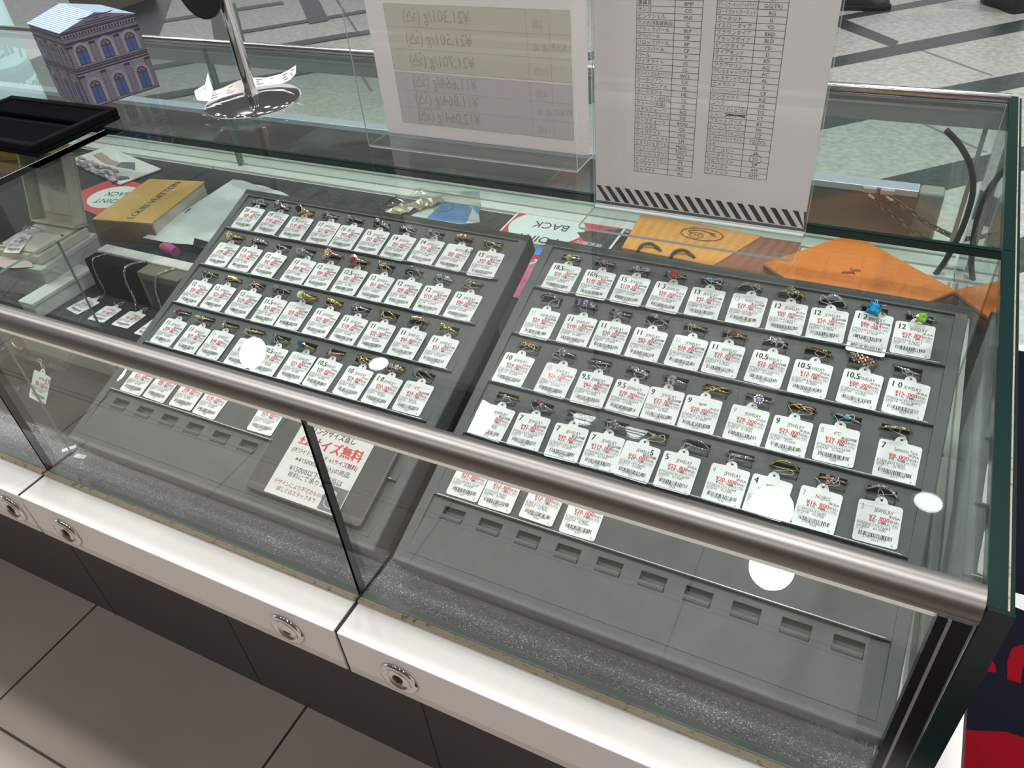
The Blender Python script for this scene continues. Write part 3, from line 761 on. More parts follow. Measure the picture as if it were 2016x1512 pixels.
        x = G('gemstone', dm); stone(x, top + Vector((0, 0, .0024)), .0011, (0, 0, 1), n=6)
    elif kind == 'square':
        c = top + Vector((0, -.0016, .0042)); x = G('gemstone', gm); a = .0058
        vs = [(-a * .62, -a * .62, .0018), (a * .62, -a * .62, .0018), (a * .62, a * .62, .0018), (-a * .62, a * .62, .0018), (-a, -a, .0002), (a, -a, .0002), (a, a, .0002), (-a, a, .0002),
              (-a * .5, -a * .5, -.0034), (a * .5, -a * .5, -.0034), (a * .5, a * .5, -.0034), (-a * .5, a * .5, -.0034)]
        x.add(vs, [(0, 1, 2, 3)] + [(4 + k, 4 + (k + 1) % 4, (k + 1) % 4, k) for k in range(4)] + [(8 + k, 8 + (k + 1) % 4, 4 + (k + 1) % 4, 4 + k) for k in range(4)] + [(11, 10, 9, 8)], 0, Matrix.Translation(c))
        for sx in (-1, 1):
            for sy in (-1, 1): b.tube([top, c + Vector((sx * a, sy * a, -.001)), c + Vector((sx * a * .93, sy * a * .93, .0009))], .0006, 6)
        h = G('side_stones', dm)
        for sg in (-1, 1):
            for k in range(3): stone(h, top + Vector((sg * (.0072 + .0011 * k), -.0004, .0006 - .0012 * k)), .0010, (sg * .5, 0, 1), n=6)
    elif kind == 'oval':
        c = top + Vector((0, -.0009, .0030)); x = G('gemstone', gm); r = .0044 if col != 'n' else .0034
        stone(x, c, r, (0, 0, 1), n=12, sx=1.08 if col != 't' else 1.35); prongs(c, r * .98, 0)
        h = G('side_stones', dm if col != 't' else GEMS['c'])
        for sg in (-1, 1):
            for k in range(3): stone(h, on(sg * (.40 + k * .13), R + .0010), .0010 - .0001 * k, (sg * .5, 0, 1), n=6)
    elif kind == 'toi':
        x = G('red_stone', gm); y = G('pale_stone', GEMS['a'] if seed % 2 == 0 else dm)
        c1 = top + Vector((-.0026, .0012, .0022)); c2 = top + Vector((.0030, -.0010, .0020))
        stone(x, c1, .0024, (0, 0, 1)); stone(y, c2, .0024, (0, 0, 1)); prongs(c1, .0022, 0); prongs(c2, .0022, 0)
    elif kind == 'sol3':
        x = G('three_stones', dm)
        for k, r in ((-1, .0019), (0, .0023), (1, .0019)): stone(x, top + Vector((k * .0042, 0, .0015 - abs(k) * .0012)), r, (k * .3, 0, 1))
    elif kind == 'sol':
        r = {'w': .0022, 'y': .0034, 'a': .0024, 'b': .0026, 'r': .0025, 'o': .0022, 'c': .0020}.get(col, .0024)
        c = top + Vector((0, -.0006, .0020)); x = G('gemstone', gm); stone(x, c, r, (0, 0, 1)); prongs(c, r * .95, 0)
        h = G('side_stones', dm)
        for sg in (-1, 1):
            for k in range(2): stone(h, on(sg * (.30 + k * .13), R + .0008), .00075, (sg * .4, 0, 1), n=6)
    b.build('band', met, t, smooth=True)
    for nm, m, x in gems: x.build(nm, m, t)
    return t

seed = 100
for tr in (1, 2):
    TM = tray_matrix(TRAYX[tr])
    for r, row in enumerate(TAGS[tr]):
        for k, (uv, size, price, ex) in enumerate(row):
            seed += 1
            u, v = uv[0] / 1e4, uv[1] / 1e4
            col = min(range(10), key=lambda c: abs(SLOT0 + PITCH * c - u))
            rowi = 5 - r
            n = panel_n(v) + .0005 + .00055 * (k % 3)
            brand = ex.lstrip('uhtR2') or 'JEWELRY'
            fl = ex[:len(ex) - len(brand)] if brand != 'JEWELRY' else ex
            rnd = random.Random(seed)
            met = METN[RINGS[tr][r][k][2]] if r < 4 else rnd.choice(('K18', 'K10'))
            sc = SLOT0 + PITCH * col - u
            pos = ORD[col]
            lab = 'price tag reading ¥%s, %s from necklaces, %s of %s' % (format(price, ','), pos, ROWN[r], TN[tr])
            make_tag(TM @ T(u, v, n) @ RX(-.052) @ RZ(rnd.uniform(-.035, .035)), lab, 'price tags on the ring trays', size, price, brand, 'u' not in fl, met,
                     'h' in fl, 'R' in fl, (sc + rnd.uniform(-.004, .004), .0062, .0062), 't' in fl, '2' in fl, seed, string=r < 4)
            if r < 4:
                d, kind, m_, c_ = RINGS[tr][r][k]
                sv = VB[rowi + 1] - .0135
                tilt = rnd.uniform(.30, .62) if kind in ('square', 'oval', 'signet', 'cluster', 'halo', 'check', 'stripe', 'sol') else rnd.uniform(.05, .45)
                hgt = panel_n(sv) + {'square': .0005, 'signet': .0035, 'cluster': .0035, 'check': .0035, 'stripe': .0035}.get(kind, rnd.uniform(.0, .0020))
                Mr = TM @ T(SLOT0 + PITCH * col + rnd.uniform(-.002, .002), sv + .0005, hgt + .0018) @ RX(tilt) @ RZ(rnd.uniform(-.25, .1)) @ Matrix.Scale(1.14, 4)
                make_ring(Mr, '%s, %s from necklaces, %s of %s' % (d, pos, ROWN[r], TN[tr]), 'rings in the grey trays', kind, m_, c_, seed)
# ================================================================== THINGS ON THE COUNTER TOP
# --- printed paper house box
B_STONE = mat('print_stone', (.205, .188, .235), .5, var=(140, (.275, .25, .295), .35, .65)); B_LINE = mat('print_line', (.05, .036, .058), .55); B_DARK = mat('print_dark', (.035, .028, .055), .5)
B_PIL = mat('print_pilaster', (.16, .14, .19), .5); B_PANE = mat('print_window_blue', (.05, .095, .26), .35); B_FRM = mat('print_window_frame', (.06, .045, .06), .5)
B_ROOF = mat('print_roof_blue', (.24, .36, .52), .45); B_RL = mat('print_roof_line', (.55, .68, .80), .45); B_ARCH = mat('print_arch_stone', (.30, .28, .30), .5)
HB = [B_STONE, B_LINE, B_DARK, B_PIL, B_PANE, B_FRM, B_ARCH]
t = thing('house_gift_box', 'purple paper gift box printed as a stone palace with blue windows', 'gift box', (-.8371, .4975, HG), 1.282)
bw, bd, bh = .1255, .1341, .1203
b = MB(); b.box(0, bw, 0, bd, 0, bh, 0)
def facade(b, W, M):
    """print on a wall: x along the wall, y up, local z outwards"""
    k = 0
    y = .003
    while y < bh - .020:                                         # courses of masonry
        b.rect(0, W, y, y + .00035, .0001, 1, M)
        x = (.004 if k % 2 else .0085)
        while x < W: b.rect(x, x + .0003, y, y + .0034, .0001, 1, M); x += .0095
        y += .0034; k += 1
    for yy, hh, mi in ((bh - .0205, .0045, 2), (bh - .0148, .0022, 3), (bh - .0118, .0012, 1), (bh - .0042, .0018, 2), (bh - .0016, .0016, 3), (.0545, .0020, 2), (.0585, .0030, 1), (.0625, .0014, 2), (0, .0016, 2)):
        b.rect(0, W, yy, yy + hh, .00022, mi, M)
    x = .002
    while x < W - .003:                                          # row of dentils under the eaves
        b.rect(x, x + .0030, bh - .0098, bh - .0058, .00026, 2, M); x += .0050
    for base in (.002, .0640):
        for q in range(4):
            px = W * (q / 3.0) - .0045 + (.0045 if q == 0 else (-.0045 if q == 3 else 0))
            px = min(max(px, .0004), W - .0094)
            top = base + (.050 if base < .01 else .0345)
            b.rect(px, px + .009, base, top, .00028, 3, M); b.rect(px - .0005, px + .0095, top - .004, top, .00032, 2, M)
            b.rect(px, px + .0004, base, top, .00032, 1, M); b.rect(px + .0086, px + .009, base, top, .00032, 1, M)
        for q in range(3):
            cx = W * (q + .5) / 3.0; w = .0090; y0 = base + .003; ys = y0 + (.027 if base < .01 else .0205)
            arch = lambda r, n=14: [(cx + r * math.cos(PI * i / n), ys + r * math.sin(PI * i / n)) for i in range(n + 1)]
            b.flat([(cx + w + .0045, y0)] + arch(w + .0045) + [(cx - w - .0045, y0)], .00034, 6, M)
            for i in range(13):                                  # voussoir joints
                a = PI * i / 12; c, s_ = math.cos(a), math.sin(a)
                p = [(cx + (w) * c - .0002 * s_, ys + w * s_ + .0002 * c), (cx + (w + .0045) * c - .0002 * s_, ys + (w + .0045) * s_ + .0002 * c),
                     (cx + (w + .0045) * c + .0002 * s_, ys + (w + .0045) * s_ - .0002 * c), (cx + w * c + .0002 * s_, ys + w * s_ - .0002 * c)]
                b.flat(p, .00038, 1, M)
            yy = y0
            while yy < ys: b.rect(cx - w - .0045, cx + w + .0045, yy, yy + .0003, .00038, 1, M); yy += .0034
            b.flat([(cx + w, y0)] + arch(w) + [(cx - w, y0)], .00042, 5, M)
            for sx in (-1, 1):
                for j in range(2):
                    hh = (ys - y0 - .002) / 2
                    xa, xb = sorted((cx + sx * .0008, cx + sx * (w - .0012)))
                    b.rect(xa, xb, y0 + .0008 + j * hh, y0 + hh + j * hh, .00048, 4, M)
                c2 = (cx + sx * w * .42, ys + w * .28)
                b.flat([(c2[0] + .0022 * math.cos(2 * PI * i / 10), c2[1] + .0022 * math.sin(2 * PI * i / 10)) for i in range(10)], .00048, 3, M)
            b.flat([(cx + .0018 * math.cos(2 * PI * i / 10), ys + w * .66 + .0018 * math.sin(2 * PI * i / 10)) for i in range(10)], .00048, 3, M)
facade(b, bw, RX(PI / 2))
facade(b, bd, T(0, bd, 0) @ RZ(-PI / 2) @ RX(PI / 2))
facade(b, bd, T(bw, 0, 0) @ RZ(PI / 2) @ RX(PI / 2))
b.build('body', HB, t)
b = MB(); ap = .017; ov = .002
vs = [(-ov, -ov, bh), (bw + ov, -ov, bh), (bw / 2, -ov, bh + ap), (-ov, bd + ov, bh), (bw + ov, bd + ov, bh), (bw / 2, bd + ov, bh + ap)]
b.add(vs, [(0, 2, 5, 3), (1, 4, 5, 2)], 0); b.add(vs, [(0, 1, 2), (3, 5, 4), (0, 3, 4, 1)], 2)
for k in range(15):
    f = k / 15 + .02
    for sg in (0, 1):
        xa = -ov + (bw / 2 + ov) * f; xb = xa + .0016; za = bh + ap * f; zb = bh + ap * (f + .025)
        if sg: xa, xb = bw - xa, bw - xb
        q = [(xa, -ov, za + .0003), (xb, -ov, zb + .0003), (xb, bd + ov, zb + .0003), (xa, bd + ov, za + .0003)]
        b.add(q, [(0, 1, 2, 3)], 1)
for k in range(4):                                               # raking cornice lines on the gable
    z0 = .002 + k * .0034; x0 = (bw / 2) * z0 / ap
    b.add([(x0 * 2, -ov - .0002, bh + z0), (bw - x0 * 2, -ov - .0002, bh + z0), (bw - x0 * 2 - .004, -ov - .0002, bh + z0 + .0012), (x0 * 2 + .004, -ov - .0002, bh + z0 + .0012)], [(0, 1, 2, 3)], 3)
b.build('roof_lid', [B_ROOF, B_RL, B_PIL, B_DARK], t)

# --- black velvet presentation tray
t = thing('velvet_tray', 'black velvet presentation tray with two wells on the counter top', 'tray', (-.7376, .3143, HG), 1.5768)
w, d, h = .16, .26, .0190
b = MB()
b.box(0, w, 0, d, .0, .007)
b.box(0, .012, 0, d, .007, h); b.box(w - .012, w, 0, d, .007, h); b.box(.012, w - .012, 0, .012, .007, h); b.box(.012, w - .012, d - .012, d, .007, h)
b.build('tray_body', VELVET, t, bevel=.0025, seg=3)
b = MB(); b.box(.012, .083, .012, d - .012, .007, .0135); b.box(.101, w - .012, .012, d - .012, .007, .0165); b.build('well_pads', mat('velvet_pad', (.0055, .0055, .007), .9, spec=.0, bump=(2500, .3)), t, bevel=.003, seg=3)

# --- chrome stand with round head
sx, sy = -.566, .597
t = thing('chrome_stand', 'chrome pole stand with round domed base and black round head', 'stand', (sx, sy, HG))
b = MB(); b.lathe([(.0001, .0), (.078, .0), (.0785, .0025), (.074, .0055), (.05, .0095), (.02, .0120), (1e-5, .0125)], 56); b.build('base', CHROME, t, smooth=True)
b = MB(); b.lathe([(.0125, .0110), (.0125, .0135), (.0100, .0145), (.0100, .46), (1e-5, .462)], 28); b.build('pole', CHROME, t, smooth=True)
M = T(-.584 - sx, .57 - sy, .445 - HG) @ RX(PI / 2)
b = MB(); b.lathe([(1e-5, -.004), (.040, -.004), (.0425, -.001), (.0425, .003), (.040, .004), (1e-5, .004)], 44, 0, M); b.build('round_head', BLACK, t, smooth=True)
b = MB(); b.tube([(-.584 - sx, .574 - sy, .445 - HG), (0, 0, .448 - HG)], .004, 10); b.build('arm', CHROME, t)

# --- curled paper strip round the pole
t = thing('receipt_strip', 'curled white receipt strip lying on the chrome stand base', 'receipt')
path = [(-.652, .572, .290), (-.646, .566, .286), (-.640, .560, .2815), (-.622, .561, .2805), (-.604, .580, .2835), (-.592, .603, .2855), (-.580, .622, .2865), (-.565, .640, .2845), (-.548, .655, .2835), (-.536, .664, .288), (-.526, .670, .296)]
b = MB(); vs = []
for i, p in enumerate(path):
    p = Vector(p); a = Vector(path[max(i - 1, 0)]); c = Vector(path[min(i + 1, len(path) - 1)]); tn = (c - a).normalized()
    sd = Vector((tn.y, -tn.x, 0)).normalized(); lean = Vector((0, 0, .007 + .004 * abs(math.sin(i * .9))))
    vs += [p + sd * .009, p - sd * .010 + lean]
b.add(vs, [(2 * i, 2 * i + 2, 2 * i + 3, 2 * i + 1) for i in range(len(path) - 1)])
rr = random.Random(3)
for i in range(3, len(path) - 1):
    for k in range(3):
        f = .2 + .25 * k; g0 = rr.uniform(.0, .3); g1 = g0 + rr.uniform(.2, .6)
        L = lambda g, ff: (vs[2 * i] * (1 - ff) + vs[2 * i + 1] * ff) * (1 - g) + (vs[2 * i + 2] * (1 - ff) + vs[2 * i + 3] * ff) * g + Vector((0, 0, .0004))
        b.add([L(g0, f), L(g1, f), L(g1, f + .06), L(g0, f + .06)], [(0, 1, 2, 3)], 1)
b.build('paper_strip', [mat('receipt_paper', (.66, .63, .61), .6), INK], t)
b = MB(); b.add([(-.640, .560, .281), (-.622, .561, .281), (-.630, .580, .290), (-.642, .590, .300), (-.652, .60, .310)], [(0, 1, 2), (0, 2, 3), (0, 3, 4)]); b.build('paper_end', PAPER, t)

# --- acrylic sign holder with the gold price sheet (seen from behind)
t = thing('acrylic_sign_holder', 'large clear acrylic holder with price sheet seen from behind', 'sign holder', (-.26, .487, HG))
b = MB(); b.pane(0, .313, 0, .0022, .0, .46, 'y'); b.build('front_sheet', [ACRYL, ACR_EDGE], t)
b = MB(); b.pane(0, .313, .0505, .0525, .0, .46, 'y'); b.build('back_sheet', [ACRYL, ACR_EDGE], t)
b = MB(); b.pane(0, .313, .0022, .0505, .0, .0022, 'z'); b.build('base_plate', [ACRYL, ACR_EDGE], t)
def translucent(name, col, f=.45):
    m = bpy.data.materials.new(name); m.use_nodes = True; nt = m.node_tree; nt.nodes.clear()
    out = nt.nodes.new('ShaderNodeOutputMaterial'); d = nt.nodes.new('ShaderNodeBsdfDiffuse'); tl = nt.nodes.new('ShaderNodeBsdfTranslucent'); mx = nt.nodes.new('ShaderNodeMixShader')
    d.inputs[0].default_value = (*col, 1); tl.inputs[0].default_value = (*col, 1); mx.inputs[0].default_value = f
    nt.links.new(d.outputs[0], mx.inputs[1]); nt.links.new(tl.outputs[0], mx.inputs[2]); nt.links.new(mx.outputs[0], out.inputs[0])
    return m
FADE = translucent('show_through_ink', (.68, .655, .645)); FLINE = translucent('show_through_line', (.66, .66, .62))
FY = translucent('show_through_yellow', (.84, .81, .74)); FB = translucent('show_through_blue', (.79, .775, .79))
t = thing('gold_price_sheet', 'white sheet with faint reversed gold price table, back of large sign', 'paper sign', (-.2585, .5345, HG + .002))
SHEET = translucent('sheet_back', (.90, .855, .84))
b = MB(); M = RX(PI / 2)
b.rect(0, .309, 0, .44, 0, 0, M)
def price_block(y0, y1, fill, kind, vals):
    b.rect(.029, .288, y0, y1, .0002, fill, M)
    hh = (y1 - y0) / 3
    for k in range(4): b.rect(.029, .288, y0 + k * hh - .0003, y0 + k * hh + .0003, .0004, 2, M)
    for x in (.029, .207 + .024, .261, .288): b.rect(x - .0003, x + .0003, y0, y1, .0004, 2, M)
    for k, (f, v) in enumerate(vals):
        yb = y1 - (k + 1) * hh + hh * .28
        put_text(b, v, .055, yb, .021, 1, sx=.80, M=M, z=.0005, mirror=True)
        put_text(b, f, .238, yb, .010, 1, M=M, z=.0005, mirror=True, fit=.021)
    put_text(b, kind, .263, (y0 + y1) / 2 - .004, .012, 1, M=M, z=.0005, mirror=True, fit=.024)
price_block(.090, .172, 3, 'K18', (('2面', '¥21,301/g (込)'), ('6面・8面', '¥21,501/g (込)'), ('12面', '¥21,701/g (込)')))
price_block(.018, .087, 4, 'PT850', (('2面', '¥11,664/g (込)'), ('6面・8面', '¥11,864/g (込)'), ('12面', '¥12,064/g (込)')))
put_text(b, '喜平 本日の販売価格', .06, .19, .022, 1, M=M, z=.0004, mirror=True)
b.build('sheet', [SHEET, FADE, FLINE, FY, FB], t)

# --- acrylic stand with the gem code list
t = thing('acrylic_sign_stand', 'clear acrylic L-shaped stand holding gem code list', 'sign holder', (.109, .353, HG))
b = MB(); b.prism(rrect(0, .2290, 0, .055, .005), .0, .0028, 0, None, 1); b.build('base_plate', [ACRYL, ACR_EDGE], t)
b = MB(); b.pane(0, .2290, .0505, .0525, .0, .33, 'y'); b.build('front_sheet', [ACRYL, ACR_EDGE], t)
b = MB(); b.pane(0, .2290, .0555, .0575, .004, .33, 'y'); b.build('back_sheet', [ACRYL, ACR_EDGE], t)
b = MB(); b.tube([(.001, .0515, .003), (.228, .0515, .003)], .0022, 8); b.build('bend', ACR_EDGE, t)
LEFT = [('黒蝶貝', 'BMP'), ('サンゴ', 'CO'), ('ピンクシェル', 'PNS'), ('カメオ(浮彫装飾品)', 'C'), ('ブラックパール', 'BLP'), ('マベパール', 'MP'), ('バロックパール', 'BP'), ('コンクパール', 'CP'), ('パール', 'P'),
        ('アイオライト', 'IO'), ('カルセドニー', 'CL'), ('ホワイトカルセドニー', 'WCL'), ('カーネリアン', 'CA'), ('ファルコンアイ', 'FE'), ('ホークスアイ', 'HE'), ('タイガーアイ(虎目石)', 'TE'), ('クォーツ(水晶)', 'Q'), ('ルチルクォーツ', 'RQ'),
        ('スモーキークォーツ', 'SQ'), ('ローズクォーツ', 'ROQ'), ('クリスタル', 'CR'), ('モルガナイト', 'MO'), ('ラベンダーヒスイ', 'LH'), ('ヒスイ(ジェダイト)', 'H(JD)'), ('トルマリン(グリーン)', 'T(GT)'), ('パライバトルマリン', 'PAT'), ('ピンクトルマリン', 'PT'),
        ('モアサナイト', 'MN'), ('スギライト', 'SU')]
RIGHT = [('オニキス', 'OX'), ('グリーンガーネット(ツァボライト)', 'GG(TR)'), ('ロードライトガーネット', 'RG'), ('ガーネット', 'G'), ('イエローダイア', 'YD'), ('ブラウンダイア', 'BRD'), ('ブラックダイア', 'BLD'), ('ピンクダイア', 'PD'), ('ダイアモンド', 'D'),
         ('ブルーダイア', 'BD'), ('アクアマリン', 'AQ'), ('アレキキャッツアイ', 'AC'), ('アレキサンドライト', 'AL'), ('エメラルド', 'E'), ('キャッツアイ(シャトヤンシー)', 'CE'), ('クンツァイト', 'KZ'), ('コハク', 'AB'), ('ターコイズ(トルコ石)', 'TQ'),
         ('シトリントパーズ', 'CT'), ('ブルートパーズ', 'BT'), ('ムーンストーン', 'MS'), ('キュービックジルコニア', 'CZ'), ('タンザナイト(ゾイサイト)', 'TZ(ZO)'), ('ルビー', 'R'), ('スタールビー', 'SR'), ('ソーダライト', 'SO'), ('ラピスラズリ', 'LP'),
         ('アメシスト', 'AM'), ('アメトリン', 'AMT')]
t = thing('gem_code_sheet', 'white sheet listing gem names and letter codes, diagonal stripes below', 'paper sign', (.1105, .4065, HG + .0095))
b = MB(); b.rect(0, .2255, 0, .312, 0, 0, M)
oz = HG + .0095; ox = .1105
def table(rows, x0, xm, x1, zb, pitch):
    n = len(rows)
    for k in range(n + 2): b.rect(x0 - ox, x1 - ox, zb - oz + k * pitch - .00022, zb - oz + k * pitch + .00022, .0002, 1, M)
    for x in (x0, xm, x1): b.rect(x - ox - .00025, x - ox + .00025, zb - oz, zb - oz + (n + 1) * pitch, .0003, 1, M)
    for k, (a, c) in enumerate(rows):
        y = zb - oz + (n - 1 - k) * pitch
        put_text(b, a, x0 - ox + .0009, y + .0013, .0046, 1, M=M, z=.0004, fit=xm - x0 - .0015)
        put_text(b, c, (xm + x1) / 2 - ox, y + .0012, .0048, 1, M=M, z=.0004, align='c')
table(LEFT, .1545, .1915, .2175, .3195, .00590)
table(RIGHT, .2305, .2670, .2930, .3265, .00588)
y = .3265 - oz + 10.2 * .00588                                # struck-out half of one entry
b.add([tuple(M @ Vector(p)) for p in ((.2465 - ox, y + .003, .0006), (.2660 - ox, y + .0012, .0006), (.2660 - ox, y + .0022, .0006), (.2465 - ox, y + .004, .0006))], [(0, 1, 2, 3)], 1)
b.add([tuple(M @ Vector(p)) for p in ((.2465 - ox, y + .001, .0006), (.2660 - ox, y + .0032, .0006), (.2660 - ox, y + .0041, .0006), (.2465 - ox, y + .002, .0006))], [(0, 1, 2, 3)], 1)
yo = .3265 - oz + 3.5 * .00588                                # pen circle round one code
b.tube([(.280 - ox + .0058 * math.cos(2 * PI * i / 24), -.0004, yo + .0050 * math.sin(2 * PI * i / 24)) for i in range(24)], .00022, 4, True, 1)
x = -.012
while x < .2255:                                               # black diagonal stripes
    q = [(x, .0185), (x + .0058, .0185), (x + .0058 + .0125, .0010), (x + .0125, .0010)]
    q = [(min(max(a, 0), .2255), c) for a, c in q]
    if q[1][0] > 0: b.flat(q[::-1], .0002, 1, M)
    x += .0112
b.build('sheet', [translucent('list_paper', (.92, .875, .865)), INK], t)

# ================================================================== NOTICE ON THE NECKLACE-SIDE TRAY
TM = tray_matrix(TRAYX[1])
t = thing('notice_pad', 'dark grey textured pad with clear cover under the resizing notice', 'pad', matrix=TM @ T(.2835, .0055, .0062))
b = MB(); b.prism(rrect(0, .1600, 0, .0985, .003), 0, .0040, 0); b.build('pad', mat('pad_leatherette', (.085, .082, .078), .6, bump=(900, .6)), t, bevel=.001)
b = MB(); b.prism(rrect(0, .1600, 0, .0985, .003), .0062, .0072, 0, None, 1); b.build('clear_cover', [ACRYL, ACR_EDGE], t)
t = thing('resize_notice', 'white ring resizing notice with red and black lettering on tray', 'paper sign', matrix=TM @ T(.3105, .0075, .0106))
b = MB(); b.box(0, .1015, 0, .0985, 0, .0004, 0); z = .0006
put_text(b, 'リングサイズ直し', .047, .083, .0092, 1, align='c', z=z, sx=.86, bold=.04)
put_text(b, '±2サイズ無料', .051, .0655, .0158, 2, align='c', z=z, sx=.92, bold=.08, fit=.096)
put_text(b, '(ホワイトゴールド→1サイズ無料)', .051, .0545, .0072, 3, align='c', z=z, sx=.88, bold=.03, fit=.092)
put_text(b, '※¥15000以上(込)の商品', .054, .0445, .0074, 1, align='c', z=z, fit=.082)
put_text(b, '¥15000以下の商品は', .052, .0325, .0082, 1, align='c', z=z, fit=.078)
put_text(b, '有料にて承ります', .047, .0250, .0076, 1, align='c', z=z, fit=.06)
put_text(b, 'デザインにより不可のもの有', .041, .0135, .0064, 3, align='c', z=z, fit=.072)
put_text(b, '詳しくはスタッフまで', .041, .0060, .0064, 3, align='c', z=z, fit=.055)
b.rect(.074, .1005, .0015, .031, z, 4)
b.tube([(.087 + .0085 * math.cos(2 * PI * i / 20), .012 + .0085 * math.sin(2 * PI * i / 20) * .8, z + .0002) for i in range(20)], .0008, 5, True, 5)
b.flat([(.0855 + .0045 * math.cos(2 * PI * i / 8), .0215 + .0045 * math.sin(2 * PI * i / 8)) for i in range(8)], z + .0008, 5)
b.build('sheet', [PAPER, INK, RED, mat('ink_maroon', (.30, .03, .05), .6), mat('photo_grey', (.16, .16, .17), .5), mat('photo_light', (.55, .56, .60), .4)], t)

# ================================================================== NECKLACES AND BOXES AT THE LEFT
t = thing('velvet_block', 'black velvet display block, nearest the white boxes', 'display block', (-.8005, .3465, 0), 0, 'necklace display blocks')
b = MB(); b.box(0, .064, 0, .027, 0, .070); b.build('block', VELVET, t, bevel=.002)
t = thing('velvet_block', 'black velvet display block beside the olive one', 'display block', (-.7355, .3455, 0), 0, 'necklace display blocks')
b = MB(); b.box(0, .0605, 0, .028, 0, .070); b.build('block', VELVET, t, bevel=.002)
t = thing('olive_block', 'olive grey display block with dark panel holding a chain', 'display block', (-.674, .3455, 0), 0, 'necklace display blocks')
b = MB(); b.box(0, .092, 0, .028, 0, .070); b.build('block', mat('olive_card', (.14, .14, .105), .6), t, bevel=.002)
b = MB(); b.box(.010, .082, -.0006, .0, .008, .058); b.build('dark_panel', mat('olive_dark', (.035, .045, .05), .6), t)
t = thing('display_riser', 'white painted wooden riser rail behind the velvet blocks', 'display riser', (-.802, .376, 0))
b = MB(); b.box(0, .222, 0, .022, 0, .072); b.build('rail', mat('white_wood', (.62, .62, .59), .5, var=(90, (.70, .70, .67), .4, .6)), t, bevel=.002)
t = thing('display_riser', 'white painted wooden bar in front of the white boxes', 'display riser', (-.872, .250, 0))
b = MB(); b.box(0, .034, 0, .125, 0, .024, 0); b.box(.0, .036, -.001, .126, .024, .031, 0); b.build('bar', MATS['white_wood'], t, bevel=.0012)
t = thing('display_board', 'low cream board across the bay in front of the bracelet tags', 'display board', (-.80, .180, 0))
b = MB(); b.box(0, .228, 0, .006, 0, .030); b.build('board', mat('board_cream', (.56, .54, .48), .55), t, bevel=.001)
for x, y, rz, lab in ((-.508, .041, .9, 'small white tape piece on felt left of the bay joint'.replace('left of', 'before')), (-.480, .036, .15, 'small white tape piece on felt under the necklace-side tray corner')):
    t = thing('tape_piece', lab, 'tape', (x, y, .0003), rz)
    b = MB(); b.box(-.009, .009, -.0035, .0035, 0, .0004); b.build('tape', mat('tape_white', (.80, .80, .78), .4), t)
def chain_mesh(b, path, r, wire):
    """alternating oval links along a path"""
    P = [Vector(p) for p in path]; seg = []
    for i in range(len(P) - 1):
        L = (P[i + 1] - P[i]).length; n = max(1, int(L / (r * 1.55)))
        for k in range(n): seg.append((P[i].lerp(P[i + 1], k / n), P[i].lerp(P[i + 1], (k + 1) / n)))
    for i, (a, c) in enumerate(seg):
        d = (c - a).normalized(); s1 = d.cross(Vector((0, 0, 1)))
        if s1.length < .01: s1 = Vector((1, 0, 0))
        s1.normalize(); s2 = d.cross(s1)
        ax = (s1 + s2 * .35 if i % 2 else s2 - s1 * .35).normalized(); m = (a + c) / 2
        b.tube([m + d * math.cos(q) * r * 1.15 + ax * math.sin(q) * r * .7 for q in [2 * PI * k / 10 for k in range(10)]], wire, 5, True)
def smooth_path(ctrl, n=6):
    out = []
    for q in range(len(ctrl) - 1):
        p0, p1, p2, p3 = (Vector(ctrl[max(q - 1, 0)]), Vector(ctrl[q]), Vector(ctrl[q + 1]), Vector(ctrl[min(q + 2, len(ctrl) - 1)]))
        for k in range(n):
            f = k / n
            out.append(.5 * ((2 * p1) + (p2 - p0) * f + (2 * p0 - 5 * p1 + 4 * p2 - p3) * f * f + (3 * p1 - p0 - 3 * p2 + p3) * f ** 3))
    return out + [Vector(ctrl[-1])]
for i, (lab, c) in enumerate((('thin silver chain bracelet over the black block nearest white boxes', [(-.760, .376, .0725), (-.778, .360, .0725), (-.776, .3445, .071), (-.780, .3435, .04), (-.778, .3430, .012), (-.786, .336, .003), (-.797, .334, .002)]),
        ('thicker silver twisted bracelet over the black block beside the olive one', [(-.680, .374, .0725), (-.696, .360, .0725), (-.698, .3440, .071), (-.707, .3430, .045), (-.704, .3425, .018), (-.700, .337, .004), (-.694, .331, .002)]),
        ('silver bead chain bracelet over the olive display block', [(-.612, .374, .0725), (-.620, .360, .0725), (-.625, .3445, .071), (-.640, .3430, .04), (-.642, .3420, .014), (-.640, .336, .003), (-.640, .328, .002)]))):
    t = thing('bracelet', lab, 'bracelet', group='silver bracelets on display blocks')
    b = MB(); chain_mesh(b, smooth_path(c), (.0014, .0022, .0017)[i], (.00045, .0008, .0007)[i]); b.build('chain', SILVER, t, smooth=True)
    b = MB(); b.sphere(Vector(c[-2]) + Vector((0, 0, .0014)), .0020, 8); b.build('clasp', SILVER, t, smooth=True)
for i, (x, y, rz, lab) in enumerate(((-.7935, .331, -.18, 'price tag on black felt below the first black block'), (-.7375, .3255, .04, 'price tag on black felt below the second black block'),
        (-.682, .3275, .02, 'price tag on black felt below the olive block, by tray'), (-.6235, .322, .03, 'price tag on black felt half hidden by the tray corner'), (-.595, .27, .05, 'price tag on felt mostly covered by the tray side'))):
    make_tag(T(x, y, .0006) @ RZ(rz), lab, 'price tags below the bracelets', '', (39800, 49800, 68000, 59800, 45000)[i], 'JEWELRY', i % 2 == 0, 'PT850', seed=900 + i, ring=(.003, .008, .002))
